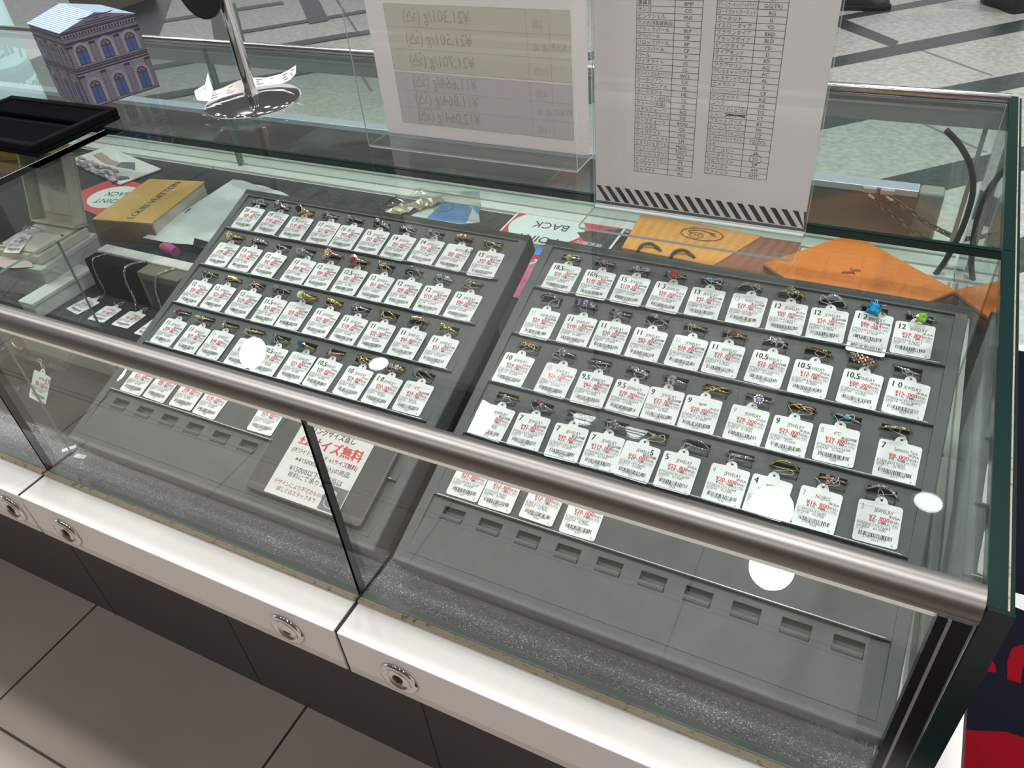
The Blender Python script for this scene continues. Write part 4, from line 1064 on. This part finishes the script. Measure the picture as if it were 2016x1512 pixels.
# white outer box and open jewelry box with a ring
t = thing('outer_box', 'pale grey cardboard outer box under the open jewelry box', 'box', (-.865, .3054, 0), 1.688)
b = MB(); b.box(0, .131, 0, .1300, 0, .054); b.build('box', mat('grey_card', (.47, .47, .465), .55), t, bevel=.0015)
b = MB(); b.box(-.001, .132, -.001, .131, .050, .060); b.build('lid', mat('grey_card_lid', (.55, .55, .545), .5), t, bevel=.0015)
b = MB(); Mx = RX(PI / 2)
put_text(b, '4℃', .082, .036, .008, 0, M=Mx, z=.0003); put_text(b, 'CANAL', .055, .024, .006, 0, M=Mx, z=.0003); b.build('lettering', INKG, t)
CREAM = mat('cream_leatherette', (.62, .595, .50), .45); CREAMIN = mat('cream_lining', (.66, .63, .58), .65)
t = thing('jewelry_box', 'open cream jewelry box with pillow lining, lid raised', 'jewelry box', (-.876, .3165, .060), 1.62)
b = MB(); b.box(0, .110, 0, .112, 0, .017); b.build('base', CREAM, t, bevel=.003, seg=3)
b = MB(); b.box(.006, .104, .006, .106, .017, .0215); b.build('rim', mat('cream_rim', (.68, .655, .55), .4), t, bevel=.002)
b = MB()
vs = []; nx, ny = 14, 12
for i in range(nx + 1):
    for j in range(ny + 1):
        u_, v_ = i / nx, j / ny
        hgt = .0215 + .010 * (math.sin(PI * min(1, u_ / .62)) ** .6 if u_ < .62 else 0) * (math.sin(PI * v_) ** .5 if 0 < v_ < 1 else 0) - (.006 if u_ > .66 and .08 < v_ < .92 and u_ < .97 else 0)
        vs.append((.009 + .092 * u_, .009 + .094 * v_, hgt))
b.add(vs, [(i * (ny + 1) + j, (i + 1) * (ny + 1) + j, (i + 1) * (ny + 1) + j + 1, i * (ny + 1) + j + 1) for i in range(nx) for j in range(ny)]); b.build('pillow', CREAMIN, t, smooth=True)
ML = T(.108, 0, .019) @ RY(-1.28)
b = MB(); b.box(0, .128, 0, .112, -.004, 0.0, 0, ML)
b.box(0, .004, 0, .112, 0, .024, 0, ML); b.box(.124, .128, 0, .112, 0, .024, 0, ML); b.box(.004, .124, 0, .004, 0, .024, 0, ML); b.box(.004, .124, .108, .112, 0, .024, 0, ML)
ob = b.build('lid', CREAM, t, bevel=.0015)
b = MB(); b.box(.016, .112, .016, .096, .0, .006, 0, ML); b.build('lid_lining', CREAMIN, t, bevel=.003)
b = MB(); put_text(b, '4℃', .05, .052, .013, 0, M=ML @ T(.064, .056, .0063) @ RZ(PI / 2) @ T(-.064, -.056, 0)); b.build('lid_lettering', INKG, t)
Mr = T(-.944, .362, .0945) @ RX(.5) @ RZ(.5) @ Matrix.Scale(1.15, 4)
make_ring(Mr, 'silver diamond ring set in the cream jewelry box pillow', None, 'sol3', 's', 'w', 77)
make_tag(T(-.940, .350, .0945) @ RX(.35) @ RZ(.15), 'price tag lying on the pillow of the cream jewelry box', None, '', 66000, 'JEWELRY', True, 'PT950', seed=950, ring=(.002, .012, .004))
t = thing('tissue_sheet', 'crumpled reddish white tissue under the open jewelry box', 'tissue')
b = MB(); b.add([(-.885, .306, .0612), (-.905, .292, .064), (-.935, .285, .062), (-.98, .290, .064), (-1.0, .33, .0625), (-.93, .318, .0665), (-.895, .313, .064)], [(0, 1, 6), (1, 2, 5, 6), (2, 3, 4, 5)])
b.build('tissue', mat('tissue_pinkish', (.62, .52, .50), .7), t)
# far left bay: tag leaning on a clear stand, hoop earring, studs, grey screen
t = thing('clear_stand', 'round clear acrylic earring stand in the far bay', 'display stand', (-.735, .155, 0))
b = MB(); b.lathe([(1e-5, 0), (.052, 0), (.052, .004), (1e-5, .004)], 36, 0); b.build('disc', [glass('acrylic_smoke', (.80, .79, .76))], t)
b = MB(); b.prism(rrect(-.012, .012, -.003, .003, .002), .004, .052, 0); b.build('upright', [glass('acrylic_smoke')], t)
make_tag(T(-.640, .122, .0365) @ RX(.95) @ RZ(-.10), 'price tag marked 10 leaning in the far bay, below front rail', None, '1 0', 86000, 'JEWELRY', False, 'PT900', False, True, seed=960, ring=(-.02, .012, -.004))
t = thing('hoop_earring', 'gold hoop earring on the clear acrylic stand', 'earring', (-.770, .170, .030))
b = MB(); b.tube([(.016 * math.cos(a), .004 * math.sin(a), .016 * math.sin(a)) for a in [PI * (.3 + 1.35 * k / 20) for k in range(21)]], .0016, 8); b.build('hoop', GOLD, t, smooth=True)
for i, (x, y, lab) in enumerate(((-.800, .158, 'silver stud earring nearest the hoop earring'), (-.690, .100, 'silver stud earring beside the leaning tag marked 10'))):
    t = thing('stud_earring', lab, 'earring', (x, y, .012 if i == 0 else .006))
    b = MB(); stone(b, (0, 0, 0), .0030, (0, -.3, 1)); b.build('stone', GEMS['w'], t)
    b = MB(); b.tube([(0, 0, -.0005), (.002, .006, -.005)], .0005, 6); b.build('post', SILVER, t)
t = thing('bay_screen', 'dark grey brown upright screen beside the jewelry boxes', 'screen', (-1.065, .10, 0))
b = MB(); b.box(-.012, .0, 0, .30, 0, .19); b.build('panel', mat('screen_brown', (.10, .093, .085), .6), t, bevel=.002)
b = MB(); b.box(.0, .004, .02, .28, .03, .032); b.box(.0, .004, .02, .28, .12, .122); b.build('ridges', mat('screen_ridge', (.07, .06, .05), .6), t)

# ================================================================== THINGS IN THE REAR HALF OF THE CASE
# --- orange book-shaped box
t = thing('orange_gift_box', 'orange book-shaped gift box with dark lettering and cream drawer side', 'gift box', (-.8353, .5195, 0), 1.758)
ORG = mat('orange_card', (.52, .29, .055), .5); ORB = mat('brown_edge', (.30, .10, .03), .5)
b = MB(); b.box(0, .1825, 0, .1367, 0, .0025, 1); b.box(0, .1825, 0, .1367, .0430, .0455, 0); b.box(0, .1825, .130, .1367, .0025, .0430, 0); b.build('cover', [ORG, ORB], t, bevel=.0006)
b = MB(); b.box(.003, .1795, .0022, .130, .0025, .0430); b.build('drawer', mat('drawer_cream', (.50, .46, .40), .6), t)
b = MB(); b.box(-.0006, .0032, .0, .1367, .0025, .0430); b.build('end_panel', mat('end_brown', (.27, .14, .055), .55), t)
b = MB(); b.tube([(.082, .002, .020), (.09, -.006, .0185), (.105, -.006, .0195), (.114, .002, .021)], [.001, .0045, .0045, .001], 8); b.build('pull_tab', mat('navy_ribbon', (.012, .018, .07), .6), t, smooth=True)
b = MB(); put_text(b, 'LOUIS VUITTON', .010, .050, .0225, 0, z=.0459, sx=1.0, fit=.164, bold=.05); b.build('lettering', mat('brown_ink', (.035, .03, .03), .5), t)
t = thing('orange_gift_box', 'orange gift box seen just under the black velvet tray edge', 'gift box', (-1.62, .62, 0), .35)
b = MB(); b.box(0, .20, 0, .16, 0, .060); b.build('box', ORG, t, bevel=.001)
b = MB(); b.box(-.0006, .2006, -.0006, .1606, .030, .032); b.build('seam_line', ORB, t)
# --- brochure with photos, promotion cards, printed card in clear sleeve
def flat_thing(name, label, cat, poly, z, th, mats, extra=None, part='sheet'):
    cx = sum(p[0] for p in poly) / len(poly); cy = sum(p[1] for p in poly) / len(poly)
    t = thing(name, label, cat, (cx, cy, z)); b = MB(); b.prism([(x - cx, y - cy) for x, y in poly], 0, th, 0)
    if extra: extra(b, cx, cy, th)
    b.build(part, mats, t); return t
SKIN = mat('photo_skin', (.36, .25, .22), .5); DGREY = mat('photo_dark', (.10, .10, .12), .5); MIDG = mat('photo_mid', (.30, .26, .27), .5); LGREY = mat('photo_lilac', (.42, .38, .40), .5)
def bro(b, cx, cy, th):
    F = lambda u_, v_: ((-1.389 + u_ * .252 + v_ * .030) - cx, (.759 - u_ * .065 + v_ * .094) - cy)
    rr = random.Random(11)
    b.flat([F(.10, .50), F(.42, .40), F(.62, .50), F(.60, .66), F(.38, .62), F(.10, .72)], th + .0003, 1)
    b.flat([F(.58, .46), F(.82, .62), F(.64, .86), F(.52, .68)], th + .0004, 2)
    for k in range(46):
        u_, v_ = rr.uniform(.08, .92), rr.uniform(-.02, .34); v_ = min(v_, .40 - abs(u_ - .6) * .3); r1, r2 = rr.uniform(.02, .07), rr.uniform(.04, .11)
        b.flat([F(u_ + r1 * math.cos(2 * PI * q / 7), v_ + r2 * math.sin(2 * PI * q / 7) * .6) for q in range(7)], th + .0004 + .0001 * k, rr.choice((1, 2, 3, 4, 2, 3)))
flat_thing('photo_brochure', 'white brochure with hand and rock photos behind orange gift box', 'brochure', [(-1.389, .759), (-1.137, .694), (-1.107, .788), (-1.359, .853)], .004, .002, [mat('brochure_white', (.66, .655, .63), .4), SKIN, DGREY, MIDG, LGREY], bro)
CRED = mat('card_red', (.52, .035, .055), .4); CWHT = mat('card_white', (.64, .70, .69), .4); CBLK = mat('card_black', (.028, .028, .03), .5); CBLU = mat('card_blue', (.07, .24, .55), .45); PINKC = mat('card_pink', (.50, .09, .22), .5, var=(60, (.62, .26, .36), .4, .7))
def pb(b, cx, cy, th, w=.0):
    R180 = RZ(PI)
    b.flat([(.072 * math.cos(2 * PI * q / 40) - .030, .062 * math.sin(2 * PI * q / 40) + .012) for q in range(40)], th + .0003, 1)
    b.flat([(.030, .012), (.104, .050), (.104, -.062), (.080, -.040)], th + .0006, 2)
    b.rect(.104, .108, -.16, .10, th + .0005, 1); b.rect(-.108, -.104, -.16, .10, th + .0005, 1)
    put_text(b, 'POINT', .030, .021, .032, 2, sx=.86, align='c', M=R180, z=th + .0007, fit=.092)
    put_text(b, 'BACK', .024, -.030, .032, 2, sx=.86, align='c', M=R180, z=th + .0007, fit=.086)
    put_text(b, '現金還元', -.066, .016, .015, 1, align='c', M=R180, z=th + .0009, fit=.05)
    b.flat([(.024 * math.cos(2 * PI * q / 18) - .018, .018 * math.sin(2 * PI * q / 18) - .070) for q in range(18)], th + .0005, 3)
flat_thing('point_back_card', 'red promotion card reading POINT BACK behind the ring trays', 'card', [(-.225, .695), (-.010, .695), (-.010, .886), (-.225, .886)], .0, .0025, [CRED, CWHT, CBLK, CBLU], pb)
def pb2(b, cx, cy, th):
    R180 = RZ(PI + .25)
    b.flat([(.062 * math.cos(2 * PI * q / 36), .052 * math.sin(2 * PI * q / 36)) for q in range(36)], th + .0003, 1)
    put_text(b, 'POINT', 0, .010, .028, 2, sx=.86, align='c', M=R180, z=th + .0006, fit=.08); put_text(b, 'BACK', 0, -.024, .028, 2, sx=.86, align='c', M=R180, z=th + .0006, fit=.07)
flat_thing('point_back_card', 'red promotion card with white circle, half under the orange gift box', 'card', [(-1.22, .600), (-1.02, .560), (-.985, .690), (-1.185, .735)], .0, .0025, [CRED, CWHT, CBLK], pb2)
def pk(b, cx, cy, th):
    put_text(b, 'K', .010, -.016, .05, 1, align='c', M=T(-.03, .050, 0) @ RZ(PI), z=th + .0004); b.rect(-.066, .066, .058, .061, th + .0004, 1)
flat_thing('pink_leaflet', 'pink patterned leaflet seen in the gap between the trays', 'leaflet', [(-.145, .575), (-.010, .575), (-.010, .705), (-.145, .705)], .0, .0018, [PINKC, CWHT], pk)
def bl(b, cx, cy, th):
    P = lambda L: [(x - cx, y - cy) for x, y in L]
    b.flat(P([(-.385, .848), (-.362, .858), (-.318, .832), (-.300, .775), (-.312, .770), (-.385, .770)]), th + .0003, 1)
    b.flat(P([(-.350, .866), (-.338, .882), (-.300, .828), (-.296, .812)]), th + .0003, 1)
    b.tube([(-.375 - cx + .02 * math.cos(q), .82 - cy + .018 * math.sin(q), th + .0006) for q in [2 * PI * k / 20 for k in range(20)]], .0009, 5, True, 2)
flat_thing('printed_card', 'white card with blue printed shapes in a clear sleeve', 'card', [(-.420, .770), (-.312, .768), (-.277, .787), (-.341, .885), (-.401, .853)], .0, .0016, [mat('card_pale', (.62, .68, .70), .4), CBLU, mat('card_blue_line', (.05, .15, .40), .5)], bl)
t = thing('clear_sleeve', 'crumpled clear plastic sleeve over the blue printed card', 'plastic sleeve', (-.37, .83, 0))
b = MB(); vs = []; nx, ny = 22, 14; rr = random.Random(8)
for i in range(nx + 1):
    for j in range(ny + 1):
        u_, v_ = i / nx, j / ny
        x = (-.484 + .224 * u_) * (1 - v_) + (-.459 + .124 * u_) * v_; y = .769 * (1 - v_) + (.857 + .037 * u_) * v_
        z = .006 + (.004 + .012 * max(0, .45 - u_)) * abs(math.sin(9 * u_ + 4 * v_) * math.cos(7 * v_ - 3 * u_)) + rr.uniform(0, .0012)
        vs.append((x + .37, y - .83, z))
b.add(vs, [(i * (ny + 1) + j, (i + 1) * (ny + 1) + j, (i + 1) * (ny + 1) + j + 1, i * (ny + 1) + j + 1) for i in range(nx) for j in range(ny)]); b.build('film', glass('sleeve_film', (.90, .90, .88), 2.2, .12), t, smooth=True)
t = thing('foil_trim', 'crinkled pale gold foil strip inside the clear sleeve', 'foil', (-.44, .80, 0))
b = MB(); vs = []; rr = random.Random(4)
for i in range(13):
    f = i / 12
    for j in range(4):
        vs.append((-.035 + .075 * f + rr.uniform(-.003, .003) + j * .006, -.030 + .085 * f - j * .010 + rr.uniform(-.003, .003), .004 + rr.uniform(0, .010)))
b.add(vs, [(i * 4 + j, (i + 1) * 4 + j, (i + 1) * 4 + j + 1, i * 4 + j + 1) for i in range(12) for j in range(3)]); b.build('foil', mat('pale_gold_foil', (.72, .64, .50), .25, .8), t)
# --- white booklet with curling pages
t = thing('open_booklet', 'open white booklet with curling pages behind the necklace-side tray', 'booklet', (-.70, .64, 0))
PG = mat('page_white', (.60, .63, .62), .5, var=(30, (.52, .55, .55), .4, .65))
for q, (z0, sh) in enumerate(((.004, 0), (.010, .02), (.017, .045))):
    b = MB(); vs = []; nx, ny = 24, 10
    for i in range(nx + 1):
        for j in range(ny + 1):
            u_, v_ = i / nx, j / ny
            x = -.175 + .285 * u_ + sh * .5; y = -.105 + .255 * v_ - sh * .45 - .06 * u_ * v_ - .03 * abs(u_ - .4)
            z = z0 + .012 * math.sin(PI * u_ * 1.6 + q) ** 2 * (.35 + .65 * v_) + (.016 * (1 - v_ * 3) ** 2 if v_ < .33 and u_ > .45 else 0) * (q == 2)
            vs.append((x, y, z))
    b.add(vs, [(i * (ny + 1) + j, (i + 1) * (ny + 1) + j, (i + 1) * (ny + 1) + j + 1, i * (ny + 1) + j + 1) for i in range(nx) for j in range(ny)]); b.build('page', PG, t, smooth=True)
t = thing('striped_ribbon', 'mustard and magenta ribbon roll beside the orange gift box', 'ribbon', (-.786, .500, 0), -.2)
b = MB(); b.tube([(-.024, 0, .008), (-.008, .0, .010)], [.006, .011], 12); b.build('mustard_end', mat('mustard', (.45, .28, .04), .6), t)
b = MB(); b.tube([(-.008, 0, .010), (.022, .0, .009)], [.0112, .009], 12); b.build('magenta_band', mat('magenta', (.45, .05, .24), .6), t)
# --- orange paper bag and envelope box
OBAG = mat('bag_orange', (.70, .30, .05), .5); OBRN = mat('bag_brown', (.26, .085, .045), .5); CORD = mat('brown_cord', (.045, .03, .028), .7)
t = thing('orange_paper_bag', 'flat orange paper bag with oval carriage emblem and brown cord handles', 'paper bag', (.12, .80, 0))
b = MB(); P = lambda L: [(x - .12, y - .80) for x, y in L]
b.prism(P([(.012, .762), (.170, .752), (.222, .872), (.002, .893)]), .002, .012, 0); b.prism(P([(.170, .752), (.305, .745), (.285, .872), (.222, .872)]), .001, .010, 1); b.build('bag', [OBAG, OBRN], t, bevel=.001)
ink = mat('emblem_brown', (.16, .05, .02), .5); b = MB(); Mo = T(.006, .045, .0125)
b.tube([(.036 * math.cos(2 * PI * q / 32), .021 * math.sin(2 * PI * q / 32), 0) for q in range(32)], .0010, 4, True, 0, Mo)
b.tube([(.012 * math.cos(2 * PI * q / 20), -.002 + .0095 * math.sin(2 * PI * q / 20), 0) for q in range(20)], .0007, 4, True, 0, Mo @ T(-.008, -.004, 0))
put_text(b, 'H', .008, .0, .014, 0, align='c', M=Mo @ RZ(PI), z=.0006)
for q in ((-.026, .006, -.010, .012), (-.024, .004, -.016, -.004), (.004, .010, .022, .006), (.008, .012, .016, .002), (.016, .003, .026, -.003), (-.012, .013, .006, .011)):
    b.tube([(q[0], q[1], .0004), (q[2], q[3], .0004)], .0010, 4, False, 0, Mo)
b.build('emblem', ink, t)
for c in ((-.064, -.038), (-.006, -.042)):
    b = MB(); b.tube(smooth_path([(c[0] - .014, c[1] - .006, .012), (c[0] - .012, c[1] + .010, .016), (c[0] + .002, c[1] + .016, .018), (c[0] + .018, c[1] + .010, .014), (c[0] + .022, c[1] + .006, .012)], 5), .0028, 8); b.build('handle', CORD, t, smooth=True)
t = thing('orange_box', 'bright orange flat gift box by the glass end panel', 'gift box', (.2477, .7615, 0), .8944)
b = MB(); b.box(0, .1761, -.2026, 0, 0, .0165); b.build('base', mat('box_brown_orange', (.33, .10, .03), .5), t, bevel=.0008)
b = MB(); b.box(-.001, .1771, -.2036, .001, .0195, .0245); b.build('lid', mat('box_orange', (.70, .185, .018), .45), t, bevel=.0008)
b = MB(); b.box(-.0014, .1775, -.2040, .0014, .0165, .0197); b.build('trim_band', CORD, t)
b = MB(); b.tube(smooth_path([(.078, -.083, .0247), (.088, -.090, .0249), (.096, -.088, .0249), (.104, -.094, .0247)], 4), .0024, 6); b.tube([(.090, -.096, .0247), (.098, -.082, .0247)], .0018, 6); b.build('emblem', mat('box_emblem', (.30, .09, .02), .5), t)
# --- black cable standing inside the rear corner
t = thing('black_cable', 'curved black cable standing up in the rear case corner', 'cable')
b = MB(); b.tube(smooth_path([(.452, .852, .224), (.474, .853, .204), (.494, .854, .176), (.5065, .855, .140), (.5085, .855, .100), (.5055, .853, .065), (.499, .850, .030), (.490, .846, .003)], 6), .0042, 10); b.build('cable', mat('cable_rubber', (.018, .02, .02), .5), t, smooth=True)

# ================================================================== BEYOND THE CASE
t = thing('partition_board', 'low dark grey partition board with aluminium top edge behind the case', 'partition', (-2.7, .957, 0))
b = MB(); b.box(0, 3.165, 0, .028, FLOOR_Z + .03, .072); b.build('panel', mat('board_grey', (.105, .098, .092), .5), t)
b = MB(); b.box(0, 3.140, -.001, .030, .072, .083); b.build('top_edge', mat('board_alu', (.50, .55, .64), .4, .5), t, bevel=.0015)
b = MB(); b.box(3.140, 3.178, -.002, .031, -.30, .083); b.build('end_cap', mat('board_cap', (.24, .24, .23), .5), t, bevel=.006, seg=3)
b = MB()
for x in (.4, 2.7): b.box(x, x + .05, -.10, .13, FLOOR_Z, FLOOR_Z + .03)
b.build('foot', DARKMET, t)
t = thing('link_chain', 'steel link chain hooked on the partition board top edge', 'chain')
b = MB(); chain_mesh(b, smooth_path([(.385, .950, .079), (.41, .949, .066), (.45, .946, .044), (.485, .943, .028), (.511, .940, .020)], 4), .0056, .0017)
chain_mesh(b, smooth_path([(.372, .950, .076), (.385, .949, .058), (.42, .946, .036), (.46, .943, .014), (.49, .941, .003), (.511, .940, .003)], 4), .0056, .0017)
b.build('links', DARKMET, t, smooth=True)
b = MB()
for x in (.358, .385): b.box(x, x + .020, .9445, .953, .0765, .0835); b.tube([(x + .01, .945, .074), (x + .02, .942, .069)], .002, 6)
b.build('hook_clip', mat('clip_metal', (.5, .5, .52), .4, .6), t)
# round lit sign pillar
t = thing('sign_pillar', 'pale cyan lit round sign pillar with jewelry lettering beyond the case', 'sign pillar', (-2.36, 1.15, FLOOR_Z))
PR = .20
b = MB(); b.lathe([(PR, 0), (PR, 1.75), (1e-5, 1.75)], 64); b.build('drum', mat('pillar_lit', (.50, .68, .70), .3, emit=(.60, .88, .92), estr=.30), t, smooth=True)
PI_D = mat('pillar_dark', (.02, .05, .055), .4); PI_T = mat('pillar_text', (.03, .05, .06), .5); PI_Y = mat('pillar_gold', (.50, .36, .03), .4)
def wrap_mesh(b, tmp, R):
    o = len(b.v)
    b.v += [(R * math.cos(-PI / 2 + p[0] / R), R * math.sin(-PI / 2 + p[0] / R), p[1]) for p in tmp.v]; b.f += [tuple(i + o for i in f) for f in tmp.f]; b.m += tmp.m
b = MB(); tmp = MB()
for k in range(36):
    x0 = -.10 + k * .018; f = lambda x: .014 * math.sin(x * 11)
    tmp.flat([(x0, 1.0 + f(x0)), (x0 + .0185, 1.0 + f(x0 + .0185)), (x0 + .0185, 1.050 + f(x0 + .0185)), (x0, 1.050 + f(x0))], 0, 0)
for k in range(8): tmp.flat([(.36 + k * .014, .885), (.3745 + k * .014, .885), (.3745 + k * .014, .915 - .005 * abs(k - 4)), (.36 + k * .014, .915 - .005 * abs(k - 4))], 0, 2)
wrap_mesh(b, tmp, PR + .0012)
tmp = MB(); put_text(tmp, 'Jewelry', .165, 1.072, .100, 1, bold=.07); put_text(tmp, 'Brand bag', .13, .935, .090, 1, bold=.08); wrap_mesh(b, tmp, PR + .0018)
b.build('printed_graphics', [PI_D, PI_T, PI_Y], t)
# grey carton, shoes of passers-by, floor mat
t = thing('open_carton', 'grey open-topped box standing on the concourse floor far behind', 'box', (-7.62, 5.36, FLOOR_Z), 0)
b = MB(); GC = mat('carton_grey', (.15, .135, .125), .6)
b.box(0, .66, 0, .012, 0, .24); b.box(0, .66, .5, .512, 0, .24); b.box(0, .012, .012, .5, 0, .24); b.box(.648, .66, .012, .5, 0, .24); b.box(.012, .648, .012, .5, 0, .01); b.build('carton', GC, t)
b = MB(); b.box(-.01, .67, -.01, .012, .225, .245); b.build('rim', mat('carton_rim', (.45, .40, .35), .6), t)
def shoe(x, y, rz, lab):
    t = thing('shoe', lab, 'shoe', (x, y, FLOOR_Z), rz)
    L = .40; b = MB()
    out = [(0, -.055), (.05, -.068), (.16, -.062), (.27, -.075), (.36, -.06), (.40, -.01), (.385, .04), (.30, .07), (.17, .055), (.05, .06), (0, .045)]
    b.prism(out, 0, .035, 0); b.build('sole', mat('sole_black', (.012, .012, .013), .5), t, bevel=.006)
    b = MB(); rings = []
    for z, f, h0 in ((.035, .97, 0), (.075, .93, .0), (.115, .62, 0), (.16, .36, 0), (.20, .30, 0)):
        rings.append([(px * f + .0, py * min(1, f + .15), z) for px, py in out])
    vs = [p for r_ in rings for p in r_]; n = len(out)
    b.add(vs, [(i * n + j, i * n + (j + 1) % n, (i + 1) * n + (j + 1) % n, (i + 1) * n + j) for i in range(len(rings) - 1) for j in range(n)] + [tuple((len(rings) - 1) * n + j for j in range(n))])
    b.build('upper', mat('shoe_leather', (.016, .016, .018), .45), t, smooth=True)
    b = MB(); b.lathe([(.07, .10), (.075, .3), (.085, .7), (1e-5, .7)], 20, 0, T(.075, 0, 0)); b.build('trouser_leg', mat('trouser_dark', (.014, .015, .018), .8), t, smooth=True)
shoe(-.36, 6.30, .08, 'black shoe of a passer-by on the concourse, left of the pair'.replace(', left of the pair', ' beside the gem code sheet'))
shoe(.86, 6.32, 2.2, 'black shoe of a passer-by at the far right corner'.replace(' at the far right corner', ' above the glass end panel'))
t = thing('door_mat', 'dark navy floor mat with red lettering beside the case end', 'mat', (0, 0, FLOOR_Z)); t['kind'] = 'thing'
MN = mat('mat_navy', (.006, .007, .014), .95, spec=.1, bump=(700, .8)); MR = mat('mat_red', (.20, .002, .008), .9, spec=.1, bump=(700, .8)); MW = mat('mat_white', (.68, .70, .70), .9, spec=.1)
b = MB(); b.box(.58, 2.6, -.9, 2.23, .001, .012, 0)
z = .0125
b.rect(.58, 2.6, 2.195, 2.23, z, 2)
b.flat([(.60, 1.155), (.86, 1.157), (1.4, 1.16), (1.4, 1.10), (.90, 1.108), (.86, 1.115), (.60, 1.11)], z, 2)
blob = lambda pts, mi: b.flat(pts, z, mi)
blob([(.775, 1.00), (.800, .985), (.835, .930), (.836, .912), (.820, .908), (.795, .930), (.760, .975)], 1)
blob([(.858, .905), (.884, .905), (.887, .945), (.897, .962), (.915, .965), (.935, .905), (.965, .905), (.955, .99), (.930, 1.012), (.886, 1.01), (.866, .99), (.858, .955)], 1)
blob([(.58, .66), (.70, .725), (.80, .752), (.86, .775), (.93, .775), (1.3, .74), (1.3, -.2), (.58, -.2)], 1)
b.build('pile', [MN, MR, MW], t)
bpy.data.objects.remove(_fo)
